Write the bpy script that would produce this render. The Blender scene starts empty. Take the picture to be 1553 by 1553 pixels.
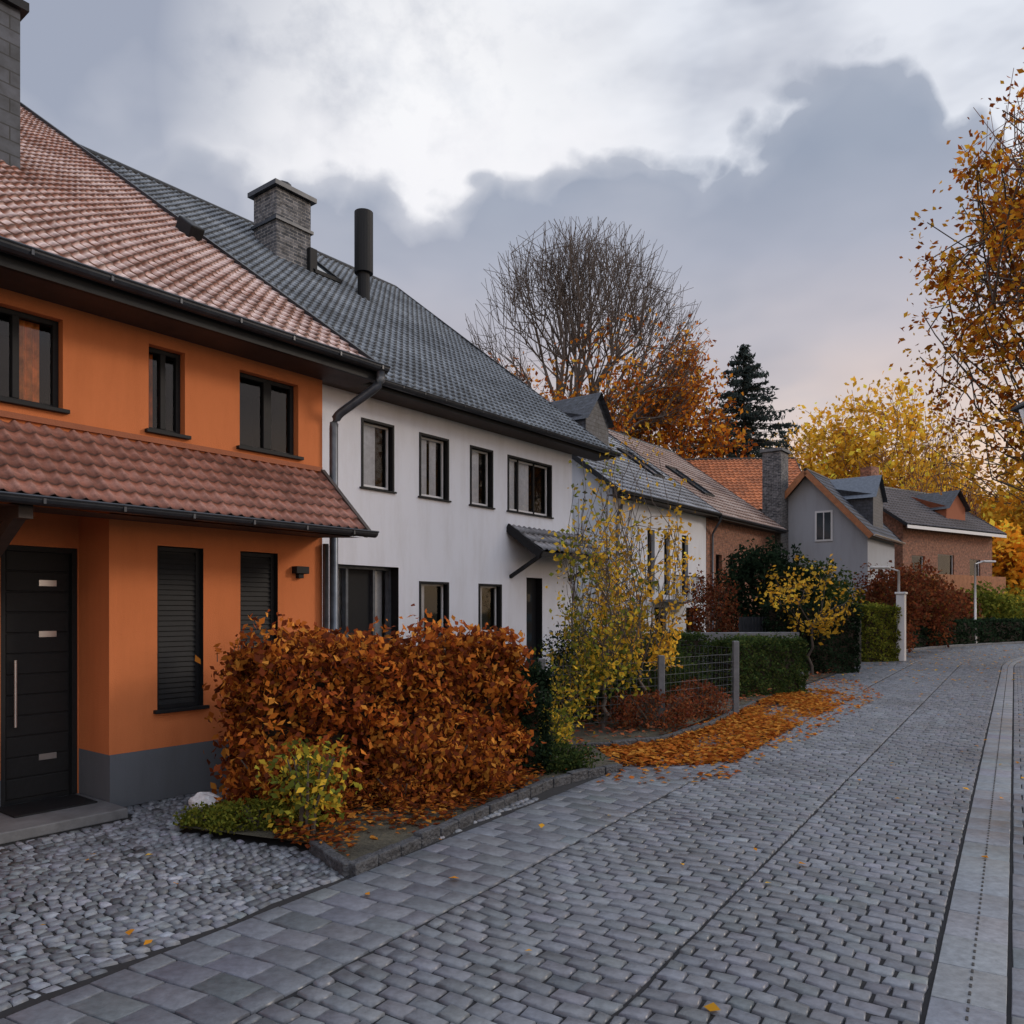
import bpy, math, numpy as np
from mathutils import Vector, Matrix
rng=np.random.default_rng(7)
scene=bpy.context.scene
U=np.array([.6101,.7923]); N=np.array([-.7923,.6101]); ANG=math.atan2(.7923,.6101)

# ---------------------------------------------------------------- materials
def nt(name):
    m=bpy.data.materials.new(name); m.use_nodes=True
    t=m.node_tree; b=t.nodes['Principled BSDF']; return m,t,b
def pmat(name,col,rough=.7,nscale=3,namt=.25,bscale=0,bstr=.2,metal=0,attr=False,spec=.5,bdist=.01,big=0):
    m,t,b=nt(name); L=t.links
    tc=t.nodes.new('ShaderNodeTexCoord'); co=tc.outputs['Object']
    n=t.nodes.new('ShaderNodeTexNoise'); n.inputs['Scale'].default_value=nscale; n.inputs['Detail'].default_value=3; n.inputs['Roughness'].default_value=.65
    L.new(co,n.inputs['Vector'])
    mr=t.nodes.new('ShaderNodeMapRange'); mr.inputs['From Min'].default_value=.25; mr.inputs['From Max'].default_value=.75
    mr.inputs['To Min'].default_value=1-namt; mr.inputs['To Max'].default_value=1+namt
    L.new(n.outputs['Fac'],mr.inputs['Value'])
    vm=t.nodes.new('ShaderNodeVectorMath'); vm.operation='SCALE'
    if attr:
        a=t.nodes.new('ShaderNodeAttribute'); a.attribute_name='Col'; L.new(a.outputs['Color'],vm.inputs[0])
    else:
        vm.inputs[0].default_value=col[:3]
    L.new(mr.outputs[0],vm.inputs['Scale'])
    res=vm.outputs[0]
    if big:
        nb=t.nodes.new('ShaderNodeTexNoise'); nb.inputs['Scale'].default_value=.55; nb.inputs['Detail'].default_value=3; L.new(co,nb.inputs['Vector'])
        m2=t.nodes.new('ShaderNodeMapRange'); m2.inputs['From Min'].default_value=.3; m2.inputs['From Max'].default_value=.7; m2.inputs['To Min'].default_value=1-big; m2.inputs['To Max'].default_value=1+big; L.new(nb.outputs['Fac'],m2.inputs[0])
        v2=t.nodes.new('ShaderNodeVectorMath'); v2.operation='SCALE'; L.new(res,v2.inputs[0]); L.new(m2.outputs[0],v2.inputs['Scale']); res=v2.outputs[0]
        m3=t.nodes.new('ShaderNodeMapRange'); m3.inputs['From Min'].default_value=.3; m3.inputs['From Max'].default_value=.7; m3.inputs['To Min'].default_value=rough-.16; m3.inputs['To Max'].default_value=rough+.18; L.new(nb.outputs['Fac'],m3.inputs[0]); L.new(m3.outputs[0],b.inputs['Roughness'])
    else: b.inputs['Roughness'].default_value=rough
    L.new(res,b.inputs['Base Color'])
    b.inputs['Metallic'].default_value=metal
    b.inputs['Specular IOR Level'].default_value=spec
    if bscale:
        n2=t.nodes.new('ShaderNodeTexNoise'); n2.inputs['Scale'].default_value=bscale; n2.inputs['Detail'].default_value=2
        L.new(co,n2.inputs['Vector'])
        bp=t.nodes.new('ShaderNodeBump'); bp.inputs['Strength'].default_value=bstr; bp.inputs['Distance'].default_value=bdist
        L.new(n2.outputs['Fac'],bp.inputs['Height']); L.new(bp.outputs[0],b.inputs['Normal'])
    return m
def leafmat(name,trans=.38):
    m,t,b=nt(name); L=t.links
    a=t.nodes.new('ShaderNodeAttribute'); a.attribute_name='Col'
    d=t.nodes.new('ShaderNodeBsdfDiffuse'); L.new(a.outputs['Color'],d.inputs[0])
    tr=t.nodes.new('ShaderNodeBsdfTranslucent'); L.new(a.outputs['Color'],tr.inputs['Color'])
    mx=t.nodes.new('ShaderNodeMixShader'); mx.inputs[0].default_value=trans
    L.new(d.outputs[0],mx.inputs[1]); L.new(tr.outputs[0],mx.inputs[2]); L.new(mx.outputs[0],t.nodes['Material Output'].inputs['Surface'])
    t.nodes.remove(b)
    return m
def stucco(name,col,dirt=(.3,.28,.25),amt=.35):
    m,t,b=nt(name); L=t.links
    tc=t.nodes.new('ShaderNodeTexCoord')
    n=t.nodes.new('ShaderNodeTexNoise'); n.inputs['Scale'].default_value=1.2; n.inputs['Detail'].default_value=6; n.inputs['Roughness'].default_value=.7
    mp=t.nodes.new('ShaderNodeMapping'); mp.inputs['Scale'].default_value=(2.2,2.2,.45)
    L.new(tc.outputs['Object'],mp.inputs[0]); L.new(mp.outputs[0],n.inputs['Vector'])
    mr=t.nodes.new('ShaderNodeMapRange'); mr.inputs['From Min'].default_value=.45; mr.inputs['From Max'].default_value=.8; mr.inputs['To Max'].default_value=amt
    L.new(n.outputs['Fac'],mr.inputs[0])
    sx=t.nodes.new('ShaderNodeSeparateXYZ'); L.new(tc.outputs['Object'],sx.inputs[0])
    g=t.nodes.new('ShaderNodeMapRange'); g.inputs['From Min'].default_value=.9; g.inputs['From Max'].default_value=.1; g.inputs['To Max'].default_value=.35; L.new(sx.outputs[2],g.inputs[0])
    ad=t.nodes.new('ShaderNodeMath'); ad.use_clamp=True; L.new(mr.outputs[0],ad.inputs[0]); L.new(g.outputs[0],ad.inputs[1])
    mx=t.nodes.new('ShaderNodeMix'); mx.data_type='RGBA'; mx.inputs[6].default_value=(*col,1); mx.inputs[7].default_value=(col[0]*dirt[0]*2,col[1]*dirt[1]*2,col[2]*dirt[2]*2,1)
    L.new(ad.outputs[0],mx.inputs[0]); L.new(mx.outputs[2],b.inputs['Base Color'])
    b.inputs['Roughness'].default_value=.9; b.inputs['Specular IOR Level'].default_value=.2
    f=t.nodes.new('ShaderNodeTexNoise'); f.inputs['Scale'].default_value=90; f.inputs['Detail'].default_value=2; L.new(tc.outputs['Object'],f.inputs['Vector'])
    bp=t.nodes.new('ShaderNodeBump'); bp.inputs['Strength'].default_value=.5; bp.inputs['Distance'].default_value=.008
    L.new(f.outputs['Fac'],bp.inputs['Height']); L.new(bp.outputs[0],b.inputs['Normal'])
    return m
def brickmat(name,c1,c2,mort,w=.24,h=.08,rough=.85):
    m,t,b=nt(name); L=t.links
    tc=t.nodes.new('ShaderNodeTexCoord'); sx=t.nodes.new('ShaderNodeSeparateXYZ'); L.new(tc.outputs['Object'],sx.inputs[0])
    ad=t.nodes.new('ShaderNodeMath'); L.new(sx.outputs[0],ad.inputs[0]); L.new(sx.outputs[1],ad.inputs[1])
    cx=t.nodes.new('ShaderNodeCombineXYZ'); L.new(ad.outputs[0],cx.inputs[0]); L.new(sx.outputs[2],cx.inputs[1])
    br=t.nodes.new('ShaderNodeTexBrick'); L.new(cx.outputs[0],br.inputs['Vector'])
    br.inputs['Scale'].default_value=1; br.inputs['Brick Width'].default_value=w; br.inputs['Row Height'].default_value=h; br.inputs['Mortar Size'].default_value=.008
    br.inputs['Color1'].default_value=(*c1,1); br.inputs['Color2'].default_value=(*c2,1); br.inputs['Mortar'].default_value=(*mort,1)
    n=t.nodes.new('ShaderNodeTexNoise'); n.inputs['Scale'].default_value=7; n.inputs['Detail'].default_value=4; L.new(tc.outputs['Object'],n.inputs['Vector'])
    mr=t.nodes.new('ShaderNodeMapRange'); mr.inputs['From Min'].default_value=.3; mr.inputs['From Max'].default_value=.7; mr.inputs['To Min'].default_value=.45; mr.inputs['To Max'].default_value=1.5; L.new(n.outputs['Fac'],mr.inputs[0])
    vm=t.nodes.new('ShaderNodeVectorMath'); vm.operation='SCALE'; L.new(br.outputs['Color'],vm.inputs[0]); L.new(mr.outputs[0],vm.inputs['Scale'])
    L.new(vm.outputs[0],b.inputs['Base Color']); b.inputs['Roughness'].default_value=rough
    bp=t.nodes.new('ShaderNodeBump'); bp.invert=True; bp.inputs['Strength'].default_value=.6; bp.inputs['Distance'].default_value=.01; L.new(br.outputs['Fac'],bp.inputs['Height']); L.new(bp.outputs[0],b.inputs['Normal'])
    return m
def glassmat():
    m,t,b=nt('window_glass'); L=t.links
    tr=t.nodes.new('ShaderNodeBsdfTransparent'); tr.inputs[0].default_value=(.85,.87,.89,1)
    gl=t.nodes.new('ShaderNodeBsdfGlossy'); gl.inputs['Roughness'].default_value=.03; gl.inputs[0].default_value=(.9,.9,.9,1)
    lw=t.nodes.new('ShaderNodeFresnel'); lw.inputs[0].default_value=1.5
    mx=t.nodes.new('ShaderNodeMixShader'); L.new(lw.outputs[0],mx.inputs[0]); L.new(tr.outputs[0],mx.inputs[1]); L.new(gl.outputs[0],mx.inputs[2])
    L.new(mx.outputs[0],t.nodes['Material Output'].inputs['Surface']); return m
M={}
M['orange']=stucco('orange_render',(.55,.175,.065),amt=.4)
M['white']=stucco('white_render',(.66,.69,.76),amt=.35)
M['cream']=stucco('cream_render',(.6,.58,.54))
M['greyw']=stucco('grey_render',(.34,.36,.40))
M['plinth']=stucco('plinth_render',(.11,.125,.15))
M['redwood']=stucco('red_brown_render',(.30,.11,.06))
M['brick']=brickmat('brown_brick',(.28,.11,.06),(.19,.075,.045),(.2,.15,.12))
M['stone']=brickmat('chimney_stone',(.13,.13,.14),(.035,.04,.05),(.24,.23,.22),.26,.085)
M['slate']=brickmat('slate_cladding',(.035,.04,.05),(.05,.055,.07),(.012,.012,.012),.35,.16,.6)
M['dark']=pmat('anthracite_metal',(.014,.016,.02),.5,20,.2,spec=.3)
M['black']=pmat('black_frame',(.010,.011,.013),.6,20,.2,spec=.25)
M['gutter']=pmat('zinc_gutter',(.035,.04,.05),.4,8,.3,metal=.4)
M['zinc']=pmat('zinc_pipe',(.10,.115,.14),.4,8,.3,metal=.6)
M['wfr']=pmat('white_frame',(.6,.61,.63),.4,5,.05)
M['curtain']=pmat('curtain',(.8,.8,.82),.9,12,.15)
M['warmcurt']=pmat('warm_curtain',(.8,.3,.07),.9,9,.4)
M['room']=pmat('dark_room',(.02,.02,.022),.9)
M['steel']=pmat('steel',(.5,.5,.52),.3,5,.1,metal=.9)
M['soffit']=pmat('soffit_wood',(.04,.028,.024),.7,6,.3)
M['woodtrim']=pmat('wooden_bargeboard',(.32,.13,.055),.7,6,.3)
M['glass']=glassmat()
M['skyglass']=pmat('skylight_glass',(.03,.04,.05),.08,3,.05,spec=.9)
M['tile']=pmat('roof_tiles',(1,1,1),.75,25,.35,60,.3,attr=True)
M['sett']=pmat('stone_setts',(1,1,1),.44,18,.3,55,.5,attr=True,spec=.5,bdist=.004,big=.2)
M['joint']=pmat('joint_sand',(.010,.010,.012),.9,30,.4)
M['soil']=pmat('soil_and_grass',(.05,.045,.03),.95,2.5,.6,25,.8,bdist=.03)
M['grass']=pmat('ground_grass',(.07,.075,.035),.95,1.2,.5,12,.8,bdist=.05)
M['kerb']=pmat('kerb_stone',(.04,.043,.05),.7,14,.6,30,.9,bdist=.03)
M['leaf']=leafmat('foliage')
M['bark']=pmat('bark',(.075,.06,.05),.9,3,.4)
M['barkg']=pmat('bark_grey',(.10,.08,.07),.9,3,.3)
M['redbark']=pmat('bark_reddish',(.17,.085,.06),.9,3,.3)
M['concrete']=pmat('concrete',(.12,.125,.135),.8,6,.3,50,.3)
M['lamp']=pmat('painted_lamp_metal',(.6,.6,.6),.4,5,.05)
M['whitestone']=pmat('white_stone',(.6,.6,.62),.8,8,.3,12,.8,bdist=.03)
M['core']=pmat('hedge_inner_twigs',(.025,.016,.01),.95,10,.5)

# ---------------------------------------------------------------- mesh helpers
def link(o,parent=None,mat=None):
    scene.collection.objects.link(o)
    if parent: o.parent=parent
    if mat: o.data.materials.append(M[mat] if isinstance(mat,str) else mat)
    return o
def npmesh(name,V,F,mat,parent=None,smooth=False,fcol=None,vcol=None):
    V=np.asarray(V,dtype=np.float32); F=np.asarray(F,dtype=np.int32)
    me=bpy.data.meshes.new(name); k=F.shape[1]
    me.vertices.add(len(V)); me.vertices.foreach_set('co',V.ravel())
    me.loops.add(F.size); me.loops.foreach_set('vertex_index',F.ravel())
    me.polygons.add(len(F)); me.polygons.foreach_set('loop_start',np.arange(0,F.size,k,dtype=np.int32))
    try: me.polygons.foreach_set('loop_total',np.full(len(F),k,dtype=np.int32))
    except Exception: pass
    if smooth: me.polygons.foreach_set('use_smooth',np.ones(len(F),dtype=bool))
    me.update(calc_edges=True)
    if fcol is not None:
        a=me.attributes.new('Col','FLOAT_COLOR','FACE'); c=np.ones((len(F),4),dtype=np.float32); c[:,:3]=fcol; a.data.foreach_set('color',c.ravel())
    if vcol is not None:
        a=me.attributes.new('Col','FLOAT_COLOR','POINT'); c=np.ones((len(V),4),dtype=np.float32); c[:,:3]=vcol; a.data.foreach_set('color',c.ravel())
    return link(bpy.data.objects.new(name,me),parent,mat)
def pymesh(name,V,F,mat,parent=None,smooth=False):
    me=bpy.data.meshes.new(name); me.from_pydata([tuple(map(float,v)) for v in V],[],F); me.update()
    if smooth:
        for p in me.polygons: p.use_smooth=True
    return link(bpy.data.objects.new(name,me),parent,mat)
class MB:
    def __init__(s): s.v=[]; s.f=[]
    def box(s,x0,x1,y0,y1,z0,z1):
        b=len(s.v); s.v+=[(x0,y0,z0),(x1,y0,z0),(x1,y1,z0),(x0,y1,z0),(x0,y0,z1),(x1,y0,z1),(x1,y1,z1),(x0,y1,z1)]
        s.f+=[[b+i for i in q] for q in ((0,3,2,1),(4,5,6,7),(0,1,5,4),(1,2,6,5),(2,3,7,6),(3,0,4,7))]; return s
    def quad(s,*p):
        b=len(s.v); s.v+=list(p); s.f.append(list(range(b,b+len(p)))); return s
    def beam(s,p0,p1,w,h):
        p0=Vector(p0);p1=Vector(p1);d=(p1-p0).normalized(); up=Vector((0,0,1))
        if abs(d.z)>.99: up=Vector((0,1,0))
        a=d.cross(up).normalized()*w/2; c=a.cross(d).normalized()*h/2; b=len(s.v)
        for p in (p0,p1): s.v+=[tuple(p-a-c),tuple(p+a-c),tuple(p+a+c),tuple(p-a+c)]
        s.f+=[[b+i for i in q] for q in ((0,1,2,3),(7,6,5,4),(0,4,5,1),(1,5,6,2),(2,6,7,3),(3,7,4,0))]; return s
    def tube(s,pts,r,n=10):
        pts=[Vector(p) for p in pts]; rs=r if isinstance(r,(list,tuple)) else [r]*len(pts); b=len(s.v)
        for i,p in enumerate(pts):
            d=(pts[min(i+1,len(pts)-1)]-pts[max(i-1,0)]).normalized(); up=Vector((0,0,1)) if abs(d.z)<.9 else Vector((1,0,0))
            a=d.cross(up).normalized(); c=a.cross(d)
            for j in range(n):
                th=2*math.pi*j/n; s.v.append(tuple(p+(a*math.cos(th)+c*math.sin(th))*rs[i]))
        for i in range(len(pts)-1):
            for j in range(n):
                k=(j+1)%n; s.f.append([b+i*n+j,b+i*n+k,b+(i+1)*n+k,b+(i+1)*n+j])
        s.f.append([b+j for j in range(n)]); s.f.append([b+(len(pts)-1)*n+j for j in range(n)][::-1]); return s
    def make(s,name,mat,parent=None,smooth=False,bevel=0):
        o=pymesh(name,s.v,s.f,mat,parent,smooth)
        if bevel:
            m=o.modifiers.new('b','BEVEL'); m.width=bevel; m.segments=2; m.limit_method='ANGLE'
        return o
def empty(name,loc=(0,0,0),ang=0):
    e=bpy.data.objects.new(name,None); scene.collection.objects.link(e); e.location=loc; e.rotation_euler=(0,0,ang); return e

def panel(name,t0,t1,z0,z1,d,holes,mat,parent,rev=.16,revmat=None):
    xs=sorted(set([t0,t1]+[h[0] for h in holes]+[h[1] for h in holes])); zs=sorted(set([z0,z1]+[h[2] for h in holes]+[h[3] for h in holes]))
    m=MB(); r=MB()
    for i in range(len(xs)-1):
        for j in range(len(zs)-1):
            cx=(xs[i]+xs[i+1])/2; cz=(zs[j]+zs[j+1])/2
            if any(h[0]<cx<h[1] and h[2]<cz<h[3] for h in holes): continue
            m.quad((xs[i],d,zs[j]),(xs[i+1],d,zs[j]),(xs[i+1],d,zs[j+1]),(xs[i],d,zs[j+1]))
    for a,b,c,e in [h[:4] for h in holes]:
        for q in (((a,d,c),(a,d,e),(a,d+rev,e),(a,d+rev,c)),((b,d,e),(b,d,c),(b,d+rev,c),(b,d+rev,e)),((a,d,e),(b,d,e),(b,d+rev,e),(a,d+rev,e)),((b,d,c),(a,d,c),(a,d+rev,c),(b,d+rev,c))): r.quad(*q)
    m.make(name,mat,parent)
    if holes: r.make(name+'_reveals',revmat or mat,parent)
def window(parent,t0,t1,z0,z1,d,fr='black',inner=None,mull=(),curt=None,rev=.16,sill=True,blind=False,nm='window',surround=0):
    m=MB(); w=.045; y0=d+rev-.06; y1=d+rev+.01
    a,b,c,e=t0+.002,t1-.002,z0+.002,z1-.002
    m.box(a,a+w,y0,y1,c,e).box(b-w,b,y0,y1,c,e).box(a+w,b-w,y0,y1,c,c+w).box(a+w,b-w,y0,y1,e-w,e)
    for q in mull:
        x=a+(b-a)*q; m.box(x-w*.6,x+w*.6,y0-.004,y1,c+w,e-w)
    if surround:
        q=surround; Y0=d-.02; Y1=d+.06
        m.box(a,a+q,Y0,Y1,c,e).box(b-q,b,Y0,Y1,c,e).box(a+q,b-q,Y0,Y1,e-q,e)
    m.make(nm+'_frame',fr,parent,bevel=.004)
    if inner:
        k=MB(); v=.04; A,B,C,E=a+w,b-w,c+w,e-w; Y0,Y1=y0+.012,y1-.01
        k.box(A,A+v,Y0,Y1,C,E).box(B-v,B,Y0,Y1,C,E).box(A+v,B-v,Y0,Y1,C,C+v).box(A+v,B-v,Y0,Y1,E-v,E)
        k.make(nm+'_sash',inner,parent)
    if blind:
        s=MB(); z=c+w; 
        while z<e-w-.02:
            s.v+=[(a+w,y0+.005,z),(b-w,y0+.005,z),(b-w,y0+.02,z+.047),(a+w,y0+.02,z+.047),(a+w,y0+.02,z+.05),(b-w,y0+.02,z+.05)]
            n=len(s.v)-6; s.f+=[[n,n+1,n+2,n+3],[n+3,n+2,n+5,n+4]]; z+=.05
        s.make(nm+'_roller_blind','black',parent)
        MB().box(a+w,b-w,y0+.03,y0+.04,c+w,e-w).make(nm+'_blind_back','black',parent)
    else:
        MB().quad((a+w,y0+.03,c+w),(b-w,y0+.03,c+w),(b-w,y0+.03,e-w),(a+w,y0+.03,e-w)).make(nm+'_glass','glass',parent)
        r=MB(); D=y1+.7
        r.quad((a,D,c),(b,D,c),(b,D,e),(a,D,e)).quad((a,y1,c),(a,D,c),(a,D,e),(a,y1,e)).quad((b,y1,c),(b,D,c),(b,D,e),(b,y1,e)).quad((a,y1,c),(b,y1,c),(b,D,c),(a,D,c)).quad((a,y1,e),(b,y1,e),(b,D,e),(a,D,e))
        r.make(nm+'_room','room',parent)
        if curt:
            k=MB()
            for f0,f1 in curt[1]:
                x0=a+w+(b-a-2*w)*f0; x1=a+w+(b-a-2*w)*f1; n=max(4,int((x1-x0)/.03)); 
                for i in range(n):
                    xa=x0+(x1-x0)*i/n; xb=x0+(x1-x0)*(i+1)/n; ya=y1+.03+(.02 if i%2 else -.02); yb=y1+.03+(-.02 if i%2 else .02)
                    k.quad((xa,ya,c),(xb,yb,c),(xb,yb,e),(xa,ya,e))
            k.make(nm+'_curtain',curt[0],parent)
    if sill: MB().box(t0-.04,t1+.04,d-.05,d+rev-.062,z0-.03,z0+.004).make(nm+'_sill','black',parent,bevel=.004)

def tiles(name,x0,x1,y0,z0,y1,z1,parent,tw=.21,ch=.32,amp=.022,step=.022,base=(.4,.17,.11),var=.25,frost=0,frostcol=(.62,.56,.55),eavefrost=0):
    Ls=math.hypot(y1-y0,z1-z0); nr=max(2,int(Ls/ch)); ch=Ls/nr; nc=max(2,int((x1-x0)/tw)); tw=(x1-x0)/nc; K=6
    a=np.arange(nc*K+1)/K*tw; fr=np.array([0,.16,.6,1.0]); b=(np.arange(nr)[:,None]+fr[None]).ravel()*ch; bf=np.tile(fr,nr); bi=np.repeat(np.arange(nr),4)
    A,B=np.meshgrid(a,b); ph=(A/tw)%1
    prof=amp*np.cos(2*np.pi*ph)+amp*.4*np.cos(4*np.pi*ph+.6)
    ti=np.minimum((A/tw).astype(int),nc-1); R=rng.random((nr,nc)); rj=R[bi[:,None]*np.ones_like(ti),ti]
    H=prof+step*(1-bf[:,None])+(rj-.5)*.010+.015*np.sin(A*.9+1)*np.sin(B*.8)
    dy=(y1-y0)/Ls; dz=(z1-z0)/Ls; sgn=1 if y1>y0 else -1
    nz=abs(dy); nyv=-dz*sgn
    X=x0+A
    Y=y0+dy*B+nyv*H; Z=z0+dz*B+nz*H
    V=np.stack([X,Y,Z],-1).reshape(-1,3); nC=len(a); nR=len(b)
    idx=np.arange(nC*nR).reshape(nR,nC); F=np.stack([idx[:-1,:-1],idx[:-1,1:],idx[1:,1:],idx[1:,:-1]],-1).reshape(-1,4)
    if sgn<0: F=F[:,::-1]
    low=np.sin(A*1.3+B*.7)*.5+np.sin(A*.6-B*1.9+2)*.5+.4*np.sin(A*3.1+B*2.3)
    br=1+var*(rj-.5)*2+.14*low
    C=np.array(base)[None,None]*br[...,None]
    if frost:
        f=np.clip(frost*(-.1+1.0*(bf[:,None]>.5)*(bf[:,None]<.9)+.35*low+.8*(rj-.5)+.5*np.cos(2*np.pi*ph)+eavefrost*np.exp(-B/1.6)),0,1)
        C=C*(1-f[...,None])+np.array(frostcol)[None,None]*f[...,None]
    C*=np.where(bf==0,.2,np.where(bf<.3,.7,1))[:,None,None]  # shadow at the course edges painted into the tile colour
    return npmesh(name,V,F,'tile',parent,False,vcol=C.reshape(-1,3))

def half_gutter(parent,x0,x1,y,z,r=.07,mat='gutter',nm='gutter'):
    m=MB(); n=8
    for i in range(n):
        a0=math.pi+math.pi*i/n; a1=math.pi+math.pi*(i+1)/n
        for rr in (r,r-.008):
            m.quad((x0,y+rr*math.cos(a0),z+rr*math.sin(a0)),(x1,y+rr*math.cos(a0),z+rr*math.sin(a0)),(x1,y+rr*math.cos(a1),z+rr*math.sin(a1)),(x0,y+rr*math.cos(a1),z+rr*math.sin(a1)))
    for x in (x0,x1): m.quad(*[(x,y+r*math.cos(math.pi+math.pi*i/n),z+r*math.sin(math.pi+math.pi*i/n)) for i in range(n+1)])
    m.tube([(x0,y-r,z),(x1,y-r,z)],.011,6)
    x=x0+.3
    while x<x1:
        m.box(x,x+.02,y-r-.004,y-r+.008,z-.05,z+.01); x+=.6
    m.make(nm,mat,parent)
def roof(parent,x0,x1,W,ez,sl,oh,ohx,th=.1,trim='dark',tk={},back=True):
    yr=W/2; zr=ez+sl*(yr+oh)
    X0,X1=x0-ohx,x1+ohx
    tiles('roof_tiles_front',X0,X1,-oh,ez,yr,zr,parent,**tk)
    if back:
        kb=dict(tk); kb['tw']=kb.get('tw',.21)*2; kb['ch']=kb.get('ch',.3)*1.5
        tiles('roof_tiles_back',X0,X1,W+oh,ez,yr,zr,parent,**kb)
    m=MB(); g=.05
    for s in (0,1):
        ya=-oh if s==0 else W+oh
        A=[(X0,ya,ez-g),(X1,ya,ez-g),(X1,yr,zr-g),(X0,yr,zr-g)]; B=[(p[0],p[1],p[2]-th) for p in A]
        m.quad(*A); m.quad(*B)
        m.quad(A[0],A[1],B[1],B[0]); 
    m.make('roof_underlay','soffit',parent)
    t=MB()
    for X in (X0-.02,X1+.02):
        for ya in (-oh-.03,W+oh+.03):
            t.beam((X,ya,ez-.05),(X,yr,zr-.01),.05,.18)
    t.make('verge_board',trim,parent)
    k=MB(); k.tube([(X0,yr,zr-.02),(X1,yr,zr-.02)],.11,12); k.make('ridge_cap',trim,parent)
def gable_walls(parent,x0,x1,W,ez,sl,oh,mat,t=.12):
    zw=ez+sl*oh-.16; zr=ez+sl*(W/2+oh)-.16
    m=MB()
    for x in (x0,x1): m.quad((x,0,0),(x,W,0),(x,W,zw),(x,W/2,zr),(x,0,zw))
    m.quad((x0,W,0),(x1,W,0),(x1,W,zw),(x0,W,zw)); m.make('end_and_rear_walls',mat,parent)
    return zw
def soffit(parent,x0,x1,oh,ez):
    MB().box(x0,x1,-oh+.02,-.003,ez-.13,ez-.10).make('soffit','soffit',parent)
    MB().box(x0,x1,-oh-.03,-oh+.015,ez-.15,ez-.03).make('fascia','black',parent)

# ================================================================ HOUSE 1 (orange)
h=empty('orange_house',(-3.63,7.13,0),ANG)
ez1,s1,oh1=4.55,.69,.5; W1=19.0
gable_walls(h,-6,2.4,W1,ez1,s1,oh1,'orange'); 
up=[(-1.6,-.393,3.52,4.30),(.366,.729,3.49,4.30),(1.332,2.069,3.49,4.29)]
panel('upper_wall',-6,2.4,2.95,ez1+.2,0,up,'orange',h,.14,'orange')
lo=[(.449,.924,.85,2.41),(1.34,1.80,.85,2.41)]
panel('lower_wall',0,2.4,.49,2.95,0,lo,'orange',h,.12,'black')
panel('porch_wall',-6,0,.0,2.95,.6,[(-.66,0-.012,.02,2.38)],'orange',h,.1,'black')
MB().quad((0,0,.49),(0,.6,.49),(0,.6,2.95),(0,0,2.95)).make('porch_side_wall','orange',h)
MB().box(-.0,2.405,-.012,.6,0,.49).make('plinth','plinth',h)
MB().box(-.02-5.98,-.664,.585,.6,0,.3).make('plinth_porch','plinth',h)
MB().quad((-6,0,2.95),(0,0,2.95),(0,.6,2.95),(-6,.6,2.95)).make('porch_ceiling','orange',h)
window(h,*up[0],0,mull=(.45,.72),rev=.14,curt=('warmcurt',[(.47,.6),(.76,.93)]))
window(h,*up[1],0,mull=(.5,),rev=.14,curt=('warmcurt',[(.12,.28)]))
window(h,*up[2],0,mull=(.5,.56),rev=.14,curt=('warmcurt',[(.66,.7)]))
for w_ in lo: window(h,*w_,0,rev=.12,blind=True)
m=MB(); m.box(-.655,-.02,.66,.70,.02,2.37); m.make('door_leaf','black',h)
m=MB(); 
for i in range(12): m.box(-.60,-.07,.648,.662,.1+i*.187,.1+i*.187+.177)
m.make('door_panels','black',h,bevel=.006)
m=MB()
for z in (.42,1.55,2.02): m.box(-.33,-.18,.64,.65,z,z+.055)
m.make('door_plates','steel',h)
MB().tube([(-.54,.6,.75),(-.54,.6,1.35)],.012).make('door_handle','steel',h)
m=MB(); m.box(-.66,-.62,.6,.66,.02,2.38).box(-.06,-.015,.6,.66,.02,2.38).box(-.62,-.06,.6,.66,2.33,2.378); m.make('door_frame','black',h)
MB().box(-3,.0,-.35,.58,-.02,.07).make('door_step','concrete',h,bevel=.01)
MB().box(-.75,-.08,.05,.5,.07,.085).make('doormat','black',h)
MB().box(1.98,2.15,-.09,0,2.2,2.28).box(2.03,2.1,-.06,-.0,2.15,2.2).make('wall_lamp','black',h,bevel=.005)
tiles('pent_roof_tiles',-6,2.36,-.75,2.66,0,3.36,h,tw=.115,ch=.17,amp=.012,step=.016,base=(.20,.06,.033),frost=.3,frostcol=(.36,.22,.19),eavefrost=.6)
m=MB(); m.quad((-6,-.75,2.6),(2.36,-.75,2.6),(2.36,0,3.3),(-6,0,3.3)).quad((-6,-.73,2.58),(2.36,-.73,2.58),(2.36,0,2.62),(-6,0,2.62)).quad((2.36,-.75,2.6),(2.36,0,3.34),(2.36,0,2.62)); m.make('pent_roof_underside','soffit',h)
MB().beam((2.385,-.78,2.62),(2.385,0,3.36),.05,.1).make('pent_roof_verge','soffit',h)
half_gutter(h,-6,2.45,-.82,2.64,.06,nm='pent_roof_gutter')
MB().box(-6,2.38,-.03,0.0,3.37,3.42).make('pent_roof_flashing','redwood',h)
MB().beam((-.95,-.7,2.55),(-.95,.6,2.55),.1,.12).beam((-.95,-.6,2.55),(-.95,.6,1.9),.09,.09).make('porch_bracket','soffit',h)
roof(h,-6,2.4,W1,ez1,s1,oh1,.38,tk=dict(tw=.145,ch=.2,amp=.016,step=.024,base=(.28,.095,.05),frost=.6,frostcol=(.62,.49,.45),eavefrost=.7,var=.35))
soffit(h,-6,2.78,oh1,ez1)
half_gutter(h,-6,2.82,-.6,ez1-.0,.07)
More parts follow.
